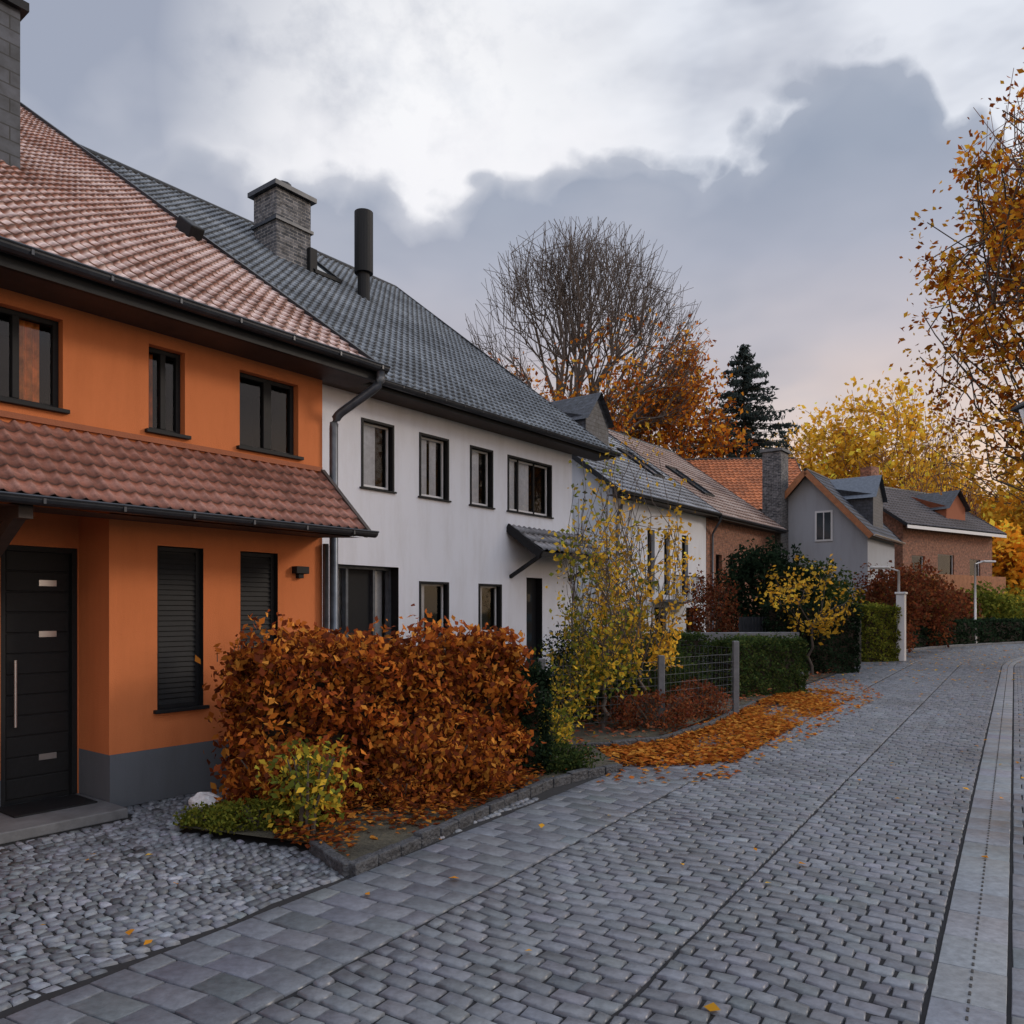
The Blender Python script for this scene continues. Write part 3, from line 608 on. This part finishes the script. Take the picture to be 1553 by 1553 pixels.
def crown_tree(name,base,fork,cz,rx,rz,trunk_r,counts=(6,3,3,4,3),fr=(.3,.52,.72,.88,1.0),ang=(.0,.42,.30,.22,.2),lean=.1,
               leafn=0,leafsize=.2,pal='orange',spread=.5,bark='bark',leaf_low=None,up=.0,seed=3,twig=.012,minz=-.15,wig=.06,elr=(22,85),off=(0,0),bright=1,thr=-.75):
    r=np.random.default_rng(seed); e=empty(name); base=np.array(base,float); F0=base+np.array([0,0,fork]); C=base+np.array([off[0],off[1],cz])
    def reach(d):
        q=(F0-C)/np.array([rx,rx,rz]); k=d/np.array([rx,rx,rz]); a=k@k;b=2*q@k;c=q@q-1; disc=max(b*b-4*a*c,0); return max((-b+math.sqrt(disc))/(2*a),.5)
    segs=[];tips=[]
    L=len(counts)
    def wiggle(a,b,ra,rb,bend):
        prev=a
        for i in range(1,4):
            t=i/3; p=a*(1-t)+b*t+r.normal(0,wig,3)*np.linalg.norm(b-a)*.6*(t<1)+np.array([0,0,-1])*bend*t*(1-t)
            segs.append((prev,p,ra+(rb-ra)*(i-1)/3,ra+(rb-ra)*t)); prev=p
    def rec(p,d,l,rad):
        if l==L: return
        for i in range(counts[l]):
            if l==0:
                az=2*math.pi*(i+r.random()*.7)/counts[0]; el=math.radians(r.uniform(*elr)); dd=np.array([math.cos(az)*math.cos(el),math.sin(az)*math.cos(el),math.sin(el)])
            else:
                dd=d+r.normal(0,ang[l],3); dd[2]+=up; 
            dd/=np.linalg.norm(dd)
            if dd[2]<minz: dd[2]=minz+abs(r.normal(0,.1)); dd/=np.linalg.norm(dd)
            f=fr[l]*(1+r.normal(0,.07)); q=F0+dd*reach(dd)*min(f,1.08)
            r0=max(rad*.75,twig); r1=max(rad*.5,twig*.7)
            wiggle(p,q,r0,r1,-.06*np.linalg.norm(q-p))
            if l>=L-2: tips.append(q); tips.append((p+q)/2)
            rec(q,dd,l+1,r1)
    prev=base.copy();K=5
    for i in range(1,K+1):
        p=base+(F0-base)*i/K+np.r_[r.normal(0,lean*.5,2),0]*(i<K); segs.append((prev,p,trunk_r*(1.25-.4*(i-1)/K),trunk_r*(1.25-.4*i/K))); prev=p
    rec(F0,None,0,trunk_r*.75)
    segs_mesh('trunk_and_limbs',segs,bark,e,4)
    if leafn:
        T=np.array(tips); idx=r.integers(0,len(T),leafn); P=T[idx]+r.normal(0,spread,(leafn,3))
        if leaf_low is not None:
            zz=leaf_low+ (P[:,0]-C[0])/rx*2.8
            pr=np.clip((zz-P[:,2])/(rz*.5)+.4,0.0,1)*(.7+.4*clumpnoise(P,.6,seed)); k=r.random(len(P))<pr; P=P[k]
        q=clumpnoise(P,1.6/max(spread*2,.4),seed+4)
        q2=clumpnoise(P,.9/max(spread*3,.5),seed+6); k=q2>thr; P=P[k];q=q[k]
        leaves('leaves',P,leafsize,pal,e,np.clip(.85+.45*q,.35,1.4),bright=bright)
    return e
E=empty('beech_hedge')
hedge_box('beech_hedge',(-2.50,7.22),(-.05,8.62),.72,1.36,24000,.078,'beech',.05,E,.11,1.5)
hedge_box('beech_hedge_end',(-.05,8.62),(.28,8.80),.66,1.1,7000,.045,'darkgreen',.05,E,.06)
sp=rng.uniform(0,1,70); SGm=[]; TP=[]
for q in sp:
    b0=np.array([-2.5+2.45*q,7.22+1.4*q,1.3])+rng.normal(0,.12,3)*np.array([1,1,.2]); t1=b0+np.array([rng.normal(0,.08),rng.normal(0,.08),rng.uniform(.12,.3)]); SGm.append((b0,t1,.005,.002)); 
    for j in range(5): TP.append(b0+(t1-b0)*rng.uniform(.4,1.05)+rng.normal(0,.02,3))
segs_mesh('top_twigs',SGm,'bark',E,4); leaves('top_leaves',np.array(TP),.075,'beech',E)
def scatter(name,poly,n,size,pal,z=.06,flat_=.85,pile=.0,bright=1,fade=0):
    poly=np.array(poly); lo_=poly.min(0);hi=poly.max(0); P=rng.uniform(lo_,hi,(n*3,2)); P=P[inpoly(P,poly)][:n]
    if fade: P=P[clumpnoise(np.c_[P,P[:,0]*0],1.3,4)>rng.normal(-.5,.4,len(P))]
    return leaves(name,np.c_[P,z+rng.random(len(P))**2*pile],size,pal,None,None,flat_,.7,bright)
scatter('bed_leaf_litter',[(-1.75,6.0),(-1.10,5.6),(.3,8.1),(1.0,9.0),(.2,9.0),(-2.3,6.9)],5000,.06,'beech',.045,pile=.12,bright=.75,fade=1)
leafpoly=[(.95,10.3),(1.15,9.1),pt(5.4,-2.0),pt(6.1,-1.3),pt(9,-1.35),pt(14.2,-1.25),pt(15.4,-1.9),pt(15.5,-2.75),pt(11,-2.7),(2.0,10.7)]
scatter('fallen_leaves',leafpoly,15000,.085,'litter',.006,pile=.05,bright=.85,fade=1)
big=[pt(4.3,-2.2),pt(4.8,-1.1),pt(9,-.9),pt(15,-.8),pt(19,-1.9),pt(18,-3.2),(1.0,10.0)]
scatter('scattered_leaves',big,1700,.08,'litter',.006,pile=.01)
rp=[pt(-1.5,-4.5),pt(-1.5,3.5),pt(30,3.5),pt(30,-3.2),pt(2,-2.3)]
scatter('stray_leaves',rp,260,.06,'gold',.012,pile=.01,bright=.8)
scatter('stray_leaves',[pt(-1.2,-4.8),pt(-1.0,-1.5),pt(3.2,-1.5),pt(2.5,-4)],14,.055,'gold',.016,pile=.01,bright=.8)
scatter('stray_leaves',[pt(18,-3.2),pt(18,1),pt(50,1),pt(50,-3.2),pt(34,-3.2)],500,.09,'gold',.012,pile=.01,bright=.9)
scatter('garden_leaf_litter',g2,9000,.08,'rust',.04,pile=.14,bright=1.5)
shrub('yellow_shrub',(-1.62,6.25,.42),(.35,.3,.38),900,.062,'yg',hollow=.2)
shrub('box_shrub',(-2.05,6.42,.12),(.42,.2,.15),4500,.03,'hedgeg',hollow=.6)
shrub('box_shrub',(-2.5,6.5,.08),(.25,.16,.12),2500,.03,'hedgeg',hollow=.6)
shrub('low_dark_shrub',(.55,8.75,.15),(.4,.3,.22),3500,.04,'green',hollow=.4)
shrub('low_dark_shrub',(-1.0,7.2,.15),(.5,.35,.2),2000,.05,'beech',hollow=.4)
shrub('low_beech_shrub',(-.75,7.5,.3),(.8,.4,.4),5000,.07,'beech',hollow=.4)
shrub('low_beech_shrub',(-1.9,6.7,.3),(.55,.3,.4),3500,.07,'beech',hollow=.4)
bpy.ops.mesh.primitive_ico_sphere_add(subdivisions=3,radius=.13,location=(-2.72,7.0,.09)); o=bpy.context.object; o.name='white_garden_stone'; o.scale=(1,.8,.75); o.data.materials.append(M['whitestone'])
for v in o.data.vertices: v.co*=1+.12*math.sin(v.co.x*40)*math.cos(v.co.y*33+v.co.z*30)
kw=dict(counts=(6,3,3,3),fr=(.35,.6,.8,1.),ang=(0,.3,.25,.25))
crown_tree('garden_sapling',(1.35,11.7,0),.6,2.35,.62,1.7,.035,leafn=2600,leafsize=.08,pal='yg',spread=.09,seed=11,twig=.005,bark='bark',elr=(45,88),**kw)
crown_tree('garden_sapling',(2.1,13.0,0),.8,2.7,.8,2.0,.035,leafn=2700,leafsize=.085,pal='yellow',spread=.10,seed=12,twig=.006,bark='bark',bright=.85,elr=(40,88),**kw)
crown_tree('garden_sapling',(.75,11.4,0),.2,.9,.45,.8,.02,counts=(5,3,3),fr=(.4,.7,1.),ang=(0,.3,.3),leafn=900,leafsize=.07,pal='yg',spread=.1,seed=13,twig=.004)
crown_tree('bare_sapling',(1.9,15.5,0),.6,3.0,.9,2.5,.04,leafn=800,leafsize=.1,pal='yg',spread=.15,seed=14,twig=.007,bark='bark',**kw)
shrub('evergreen_garden_shrub',(1.2,12.8,.55),(.8,.7,.65),6000,.06,'darkgreen')
shrub('evergreen_garden_shrub',(2.5,14.0,.6),(.9,.7,.7),7000,.06,'green')
shrub('evergreen_garden_shrub',(1.5,16.4,.7),(.9,.7,.8),6000,.07,'darkgreen')
shrub('red_berry_shrub',(2.1,11.9,.28),(.9,.6,.35),3500,.05,'rust',stems=35)
shrub('red_berry_shrub',(3.1,13.2,.3),(.5,.5,.35),2500,.05,'rust',stems=30)
shrub('ornamental_grass',(.45,10.2,.25),(.35,.35,.35),1200,.06,'yg',stems=30)
F_=empty('wire_fence')
def wires(p0,p1,h0,h1,n=8):
    m=MB(); D=math.dist(p0,p1)
    for i in range(n):
        z=h0+(h1-h0)*i/(n-1); m.beam((*p0,z),(*p1,z),.005,.005)
    k=int(D/.12)
    for i in range(k+1):
        x=p0[0]+(p1[0]-p0[0])*i/k;y=p0[1]+(p1[1]-p0[1])*i/k; m.beam((x,y,h0),(x,y,h1),.003,.003)
    m.make('wire_mesh','zinc',F_)
for (x,y,hh) in ((.42,11.1,1.12),(3.83,13.55,1.27),(2.3,12.2,1.1),(2.6,16.2,1.3)):
    MB().box(x-.05,x+.05,y-.05,y+.05,0,hh).make('fence_post','concrete',F_,bevel=.012)
wires((.42,11.1),(2.3,12.2),.15,1.0); wires((2.3,12.2),(3.83,13.55),.15,1.05); wires((3.83,13.55),(2.6,16.2),.15,1.15)
hedge_box('green_hedge',(4.2,16.2),(6.2,17.6),.8,1.15,15000,.06,'green',0)
hedge_box('green_hedge',(2.6,17.6),(4.4,18.8),.8,1.2,9000,.06,'green',0)
hedge_box('dark_hedge',(7.6,22.3),(9.7,23.4),1.4,1.95,14000,.08,'darkgreen',0)
hedge_box('clipped_hedge',(11.9,28.0),(13.35,28.55),1.6,1.9,11000,.085,'hedgeg',0)
m=MB(); m.box(-.14,.14,-.14,.14,0,2.35).box(-.18,.18,-.18,.18,2.35,2.43); o=m.make('gate_pillar','wfr',bevel=.02); o.location=(13.72,27.9,0); o.rotation_euler=(0,0,ANG)
m=MB()
for i in range(14): m.box(0+i*.13,.1+i*.13,0,.03,.1,1.5)
m.box(0,1.8,.03,.06,.3,.38).box(0,1.8,.03,.06,1.2,1.28); o=m.make('wooden_gate','black'); o.location=(9.95,23.6,0); o.rotation_euler=(0,0,ANG)
m=MB()
for i in range(30): m.box(i*.13,.1+i*.13,0,.03,.1,1.6)
m.box(0,3.9,.03,.06,.3,.38).box(0,3.9,.03,.06,1.3,1.38); o=m.make('garden_fence','gutter'); o.location=(6.5,22.6,0); o.rotation_euler=(0,0,.5)
m=MB(); m.box(0,3.6,0,.25,0,1.2); o=m.make('garden_wall','concrete',bevel=.02); o.location=(4.2,20.8,0); o.rotation_euler=(0,0,.15)
shrub('evergreen_shrub',(8.6,27,2.1),(1.7,1.5,2.0),13000,.15,'darkgreen',hollow=.6)
shrub('evergreen_shrub',(10.4,28,1.8),(1.3,1.3,1.6),9000,.15,'green',hollow=.6)
shrub('rust_shrub',(6.3,25,1.5),(.9,.9,1.6),4500,.1,'rust')
shrub('rust_shrub',(16.2,34,1.9),(1.5,1.4,1.9),6000,.16,'rust')
shrub('rust_shrub',(19.5,38,2.0),(1.7,1.5,1.9),6000,.17,'rust')
shrub('rust_shrub',(14.6,31.5,.9),(1.4,1.2,1.0),4000,.12,'rust')
shrub('evergreen_shrub',(13.3,33,1.6),(1.5,1.3,1.7),6500,.14,'green')
crown_tree('young_yellow_tree',(8.2,21.6,0),1.3,2.2,1.15,.75,.035,counts=(6,3,3),fr=(.45,.75,1.),ang=(0,.3,.3),leafn=850,leafsize=.12,pal='yellow',spread=.13,seed=21,twig=.006,bright=.85)
for i,(s,w) in enumerate(((40,-5.5),(44,-6),(48,-6),(52,-6.2),(57,-6),(63,-6.5))):
    p=pt(s,w); shrub('autumn_shrub',(p[0],p[1],1.5),(2.1,1.9,1.8),5000,.22,['yg','rust','hedgeg','yg','orange','yg'][i],stems=4)
rh=empty('roadside_hedge')
for a_ in range(36,76,4): hedge_box('roadside_hedge',pt(a_,-4.1),pt(a_+4,-4.1),.8,1.25,2800,.14,'darkgreen',0,rh)
crown_tree('bare_beech_tree',(5.0,58,0),12.5,19.3,8.6,9.2,.5,counts=(11,4,4,4,4),fr=(.30,.5,.7,.86,1.0),ang=(0,.20,.13,.09,.075),leafn=30000,leafsize=.32,pal='orange',spread=.45,bark='barkg',leaf_low=18.6,seed=5,twig=.02,minz=.0,up=.02,wig=.02,elr=(12,88))
crown_tree('autumn_tree',(12.5,66,0),8,14.5,6.5,7.5,.4,counts=(8,4,4,3),fr=(.35,.6,.82,1.),ang=(0,.3,.22,.2),leafn=11000,leafsize=.42,pal='orange',spread=.6,seed=6,twig=.03)
crown_tree('autumn_tree',(-1,72,0),8,15,6,8,.4,counts=(8,4,4,3),fr=(.35,.6,.82,1.),ang=(0,.3,.22,.2),leafn=9000,leafsize=.42,pal='orange',spread=.7,seed=8,twig=.03)
e=empty('spruce_tree'); b0=np.array([20.5,70,0]); Ht=25.3; m=MB(); m.tube([(b0[0],b0[1],0),(b0[0],b0[1],Ht)],[.35,.03],8); m.make('trunk','bark',e)
PS=[];SG=[]
for z in np.arange(7,Ht-.2,.42):
    R=min(12.5*(1-z/Ht)**.9+.1,5.2)
    for j in range(10):
        a=rng.random()*6.28; r_=R*rng.uniform(.5,1.15); tip=np.array([math.cos(a)*r_,math.sin(a)*r_,z-.20*r_+.25*r_*rng.random()]); root=np.array([0,0,z]); SG.append((b0+root,b0+tip,.04,.012))
        k=int(8+r_*9); t=rng.random(k)**.7; Q=root+(tip-root)*t[:,None]; Q[:,2]-=np.sin(t*3)*.15; PS.append(b0+Q+rng.normal(0,.15,(k,3))*np.array([1,1,.6])*(.4+.6*t[:,None]))
segs_mesh('branches',SG,'bark',e,4); leaves('needles',np.vstack(PS),.5,'spruce',e,None,.2,.35)
for i,(px_,D,top,rx,pal) in enumerate(((1245,85,22,6,'yellow'),(1330,82,23.5,7.5,'yellow'),(1190,95,19,5,'orange'),(1400,100,20,7,'yellow'),(1480,105,15,8,'gold'),(1545,95,15,7,'yellow'),(1620,90,20,8,'yellow'),(1440,75,8.5,4,'orange'),(1520,70,8.5,4.5,'gold'))):
    X=(px_-776)/1200*D
    crown_tree('autumn_tree',(X,D,0),top*.25,top*.6,rx,top*.41,.35,counts=(8,4,3,3),fr=(.35,.6,.82,1.),ang=(0,.32,.25,.25),leafn=9000,leafsize=.58,pal=pal,spread=.62,seed=30+i,twig=.03,bark='redbark',bright=1.12,thr=-.6)  # aerial haze put into the colour: bright lightens these distant leaves
PW=[];
for i in range(60):
    a=rng.uniform(-.35,1.15); D=rng.uniform(130,190); c=np.array([math.tan(a*.9)*D if a<.95 else D*1.2,D,rng.uniform(4,8)]); r_=rng.uniform(6,9); d=rng.normal(size=(600,3)); d/=np.linalg.norm(d,axis=1)[:,None]; PW.append(c+d*r_*np.array([1,1,.9])*rng.uniform(.6,1,(600,1)))
PW=np.vstack(PW); PW=PW[PW[:,2]>0]; leaves('distant_woodland',PW,1.7,'yellow',None,np.clip(.85+.4*clumpnoise(PW,.15,2),.45,1.2))
crown_tree('bare_slim_tree',(31.5,58,0),4,10.5,2.6,6.5,.18,counts=(8,4,3,3),fr=(.4,.65,.85,1.),ang=(0,.25,.2,.2),leafn=900,leafsize=.25,pal='rust',spread=.3,bark='redbark',seed=50,twig=.022)
crown_tree('maple_tree',(21.0,25,0),5,12.2,7.0,6.6,.4,counts=(10,4,4,4),fr=(.35,.6,.82,1.),ang=(0,.34,.26,.22),leafn=56000,leafsize=.21,pal='maple',spread=.32,seed=61,twig=.012,elr=(5,85),minz=-.25,thr=-.45,bright=.95)
crown_tree('bare_slim_tree',(19.6,25.5,0),8,16.5,4.2,4.6,.2,counts=(8,4,4,3),fr=(.4,.65,.85,1.),ang=(0,.25,.2,.2),leafn=2500,leafsize=.2,pal='orange',spread=.3,bark='redbark',seed=63,twig=.01)
crown_tree('yellow_maple_tree',(16.3,20.6,0),3.8,6.0,4.6,1.6,.2,counts=(10,4,4,3),fr=(.35,.6,.82,1.),ang=(0,.3,.24,.2),leafn=15000,leafsize=.18,pal='gold',spread=.18,seed=62,twig=.01,elr=(0,50),thr=-.4)
def modern_lamp(x,y,hh,ang):
    e=empty('street_lamp',(x,y,0),ang)
    MB().tube([(0,0,0),(0,0,1.0)],.09,12).tube([(0,0,1.0),(0,0,hh)],[.06,.045],12).make('pole','lamp',e,True)
    MB().tube([(0,0,hh-.02),(-.35,0,hh+.08),(-.5,0,hh+.1)],[.03,.03,.03],8).make('arm','lamp',e,True)
    MB().box(-1.1,-.4,-.16,.16,hh+.06,hh+.16).make('head','lamp',e,bevel=.04)
modern_lamp(15.2,31.1,3.35,0); modern_lamp(24.0,41,4.2,3.3)
e=empty('lantern_street_lamp',(6.03,9.1,0))
MB().tube([(0,0,0),(0,0,.9)],[.08,.06],12).tube([(0,0,.9),(0,0,3.85)],[.045,.035],12).make('pole','black',e,True)
MB().tube([(0,0,3.85),(0,0,3.9),(0,0,4.12)],[.05,.11,.17],6).make('lantern_glass','glass',e)
MB().tube([(0,0,4.12),(0,0,4.15),(0,0,4.25),(0,0,4.31)],[.26,.24,.07,.02],6).tube([(0,0,3.83),(0,0,3.88)],.11,6).make('lantern_cap','black',e)

# ================================================================ WORLD
w=bpy.data.worlds.new('World'); scene.world=w; w.use_nodes=True; t=w.node_tree; L=t.links
for n in list(t.nodes): t.nodes.remove(n)
def nd(ty,**k):
    n=t.nodes.new(ty)
    for a,b in k.items(): setattr(n,a,b)
    return n
def mth(op,a,b=None,c=None,clamp=False):
    n=nd('ShaderNodeMath',operation=op); n.use_clamp=clamp
    for i,v in enumerate((a,b,c)):
        if v is None: continue
        if isinstance(v,(int,float)): n.inputs[i].default_value=v
        else: L.new(v,n.inputs[i])
    return n.outputs[0]
def ramp(f,stops,interp='EASE'):
    n=nd('ShaderNodeValToRGB'); n.color_ramp.interpolation=interp; el=n.color_ramp.elements
    while len(el)>1: el.remove(el[-1])
    el[0].position=stops[0][0]; c=stops[0][1]; el[0].color=(*c,1) if isinstance(c,tuple) else (c,c,c,1)
    for p,c in stops[1:]:
        e=el.new(p); e.color=(*c,1) if isinstance(c,tuple) else (c,c,c,1)
    L.new(f,n.inputs[0]); return n.outputs[0]
def mix(f,a,b):
    n=nd('ShaderNodeMix',data_type='RGBA')
    if isinstance(f,(int,float)): n.inputs[0].default_value=f
    else: L.new(f,n.inputs[0])
    for i,v in ((6,a),(7,b)):
        if isinstance(v,tuple): n.inputs[i].default_value=(*v,1)
        else: L.new(v,n.inputs[i])
    return n.outputs[2]
tc=nd('ShaderNodeTexCoord'); sx=nd('ShaderNodeSeparateXYZ'); L.new(tc.outputs['Generated'],sx.inputs[0])
az=mth('ARCTAN2',sx.outputs[0],sx.outputs[1]); el=mth('ARCSINE',sx.outputs[2])
def noise(sc,det=3,rough=.55,stretch=(1,1,2.2),loc=(0,0,0),out='Fac'):
    mp=nd('ShaderNodeMapping'); mp.inputs['Scale'].default_value=stretch; mp.inputs['Location'].default_value=loc; L.new(tc.outputs['Generated'],mp.inputs[0])
    n=nd('ShaderNodeTexNoise'); n.inputs['Scale'].default_value=sc; n.inputs['Detail'].default_value=det; n.inputs['Roughness'].default_value=rough; L.new(mp.outputs[0],n.inputs['Vector']); return n.outputs[out]
n2=noise(13,5,.6,stretch=(1,1,1.2)); n3=noise(2.2,5,.55,stretch=(1,1,2.6),loc=(.4,0,.7)); n4=noise(4.5,3,.55,stretch=(1,1,2))
# cumulus billows: cells warped by noise
wc=nd('ShaderNodeVectorMath',operation='MULTIPLY_ADD'); L.new(noise(9,2,.5,out='Color'),wc.inputs[0]); wc.inputs[1].default_value=(.10,.10,.10); L.new(tc.outputs['Generated'],wc.inputs[2])
vo=nd('ShaderNodeTexVoronoi',feature='F1'); vo.inputs['Scale'].default_value=8.5; L.new(wc.outputs[0],vo.inputs['Vector'])
vo2=nd('ShaderNodeTexVoronoi',feature='F1'); vo2.inputs['Scale'].default_value=21; L.new(wc.outputs[0],vo2.inputs['Vector'])
bil=mth('ADD',mth('MULTIPLY_ADD',vo.outputs['Distance'],.10,-.05),mth('MULTIPLY_ADD',vo2.outputs['Distance'],.035,-.017))
r_=math.radians
azn=mth('MULTIPLY_ADD',az,1/(2*r_(45)),.5,True)
f_=lambda a:(a+45)/90
edge=ramp(azn,[(0,.50),(f_(-30),.58),(f_(-19),.63),(f_(-12),.645),(f_(-4),.615),(f_(0),.65),(f_(4),.70),(f_(9),.68),(f_(13),.655),(f_(17),.69),(f_(21),.735),(f_(27),.725),(f_(30),.65),(f_(34),.52),(1,.4)],'EASE')
elE=mth('MULTIPLY',edge,r_(44))
diff=mth('ADD',mth('ADD',mth('SUBTRACT',el,elE),bil),mth('MULTIPLY_ADD',n2,.05,-.025))
above=mth('MULTIPLY_ADD',diff,48,.5,True)
rim=mth('MULTIPLY_ADD',mth('ABSOLUTE',mth('ADD',diff,-.02)),-16,1,True)
eln=mth('MULTIPLY',el,1/r_(45),None,True)
low=ramp(eln,[(0,(1.0,.70,.44)),(.14,(.98,.69,.49)),(.28,(.80,.64,.56)),(.40,(.57,.53,.565)),(.52,(.42,.44,.525)),(.64,(.335,.38,.475)),(.8,(.36,.40,.49)),(1,(.45,.5,.6))],'LINEAR')
lowleft=mix(mth('MULTIPLY_ADD',n3,2.6,-1.25,True),low,(.50,.51,.58))
dk=mth('MULTIPLY_ADD',n4,3.6,-1.6,True)
lown=mix(mth('MULTIPLY',dk,.38),lowleft,(.26,.30,.39))
# soft lump shading inside the bank
lown=mix(mth('MULTIPLY',mth('MULTIPLY_ADD',vo.outputs['Distance'],-1.3,.75,True),.22),lown,(.50,.53,.60))
gl=ramp(azn,[(0,.70),(f_(-24),.66),(f_(-16),.46),(f_(-8),.20),(f_(0),.10),(f_(10),.06),(f_(22),.2),(1,.2)],'EASE')
hf=mth('ADD',mth('MULTIPLY_ADD',n3,5.0,-2.45),mth('MULTIPLY',gl,1.6),None,True)
hi=mix(hf,(.77,.80,.87),(.35,.385,.48))
dn=nd('ShaderNodeVectorMath',operation='DOT_PRODUCT'); L.new(tc.outputs['Generated'],dn.inputs[0]); v=Vector((-.10,1,.60)).normalized(); dn.inputs[1].default_value=v
spot=mth('MULTIPLY_ADD',dn.outputs['Value'],26,-25.0,True)
hi2=mix(mth('MULTIPLY',spot,mth('MULTIPLY_ADD',n2,2.0,-.05,True)),hi,(.96,.96,.98))
cl=mix(above,lown,hi2)
rimf=mth('MULTIPLY',mth('MULTIPLY',rim,mth('ADD',spot,.22,None,True)),.7)
cl=mix(rimf,cl,(.94,.93,.96))
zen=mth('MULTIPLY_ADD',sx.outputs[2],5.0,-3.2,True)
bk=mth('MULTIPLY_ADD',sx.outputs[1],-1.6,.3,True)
gain=mth('ADD',mth('MULTIPLY_ADD',zen,.8,1.0),mth('MULTIPLY',bk,.6))  # unseen sky overhead and behind the camera brightened as added fill light
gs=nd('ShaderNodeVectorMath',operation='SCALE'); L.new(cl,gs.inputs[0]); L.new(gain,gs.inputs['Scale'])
sky=nd('ShaderNodeTexSky',sky_type='NISHITA'); sky.sun_disc=False; sky.sun_elevation=r_(22); sky.sun_rotation=r_(84)
sc_=nd('ShaderNodeVectorMath',operation='SCALE'); L.new(sky.outputs[0],sc_.inputs[0]); sc_.inputs['Scale'].default_value=.08
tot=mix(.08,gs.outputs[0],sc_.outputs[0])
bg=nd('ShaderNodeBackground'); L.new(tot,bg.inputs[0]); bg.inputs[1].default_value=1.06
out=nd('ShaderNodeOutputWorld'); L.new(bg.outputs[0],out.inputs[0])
sl=bpy.data.lights.new('sun','SUN'); sl.energy=1.15; sl.angle=r_(11); sl.color=(1,.84,.68); so=bpy.data.objects.new('sun',sl); scene.collection.objects.link(so)
sd=Vector((math.sin(r_(84))*math.cos(r_(22)),math.cos(r_(84))*math.cos(r_(22)),math.sin(r_(22))))
so.rotation_euler=sd.to_track_quat('Z','Y').to_euler()
cam=bpy.data.cameras.new('camera'); co=bpy.data.objects.new('camera',cam); scene.collection.objects.link(co); scene.camera=co
co.location=(0,0,1.8); co.rotation_euler=(math.radians(90),0,0); cam.sensor_width=36; cam.lens=36*1200/1553; cam.shift_y=148.5/1553; cam.clip_end=1500; cam.clip_start=.05
scene.view_settings.view_transform='Standard'; scene.view_settings.look='None'; scene.view_settings.exposure=0
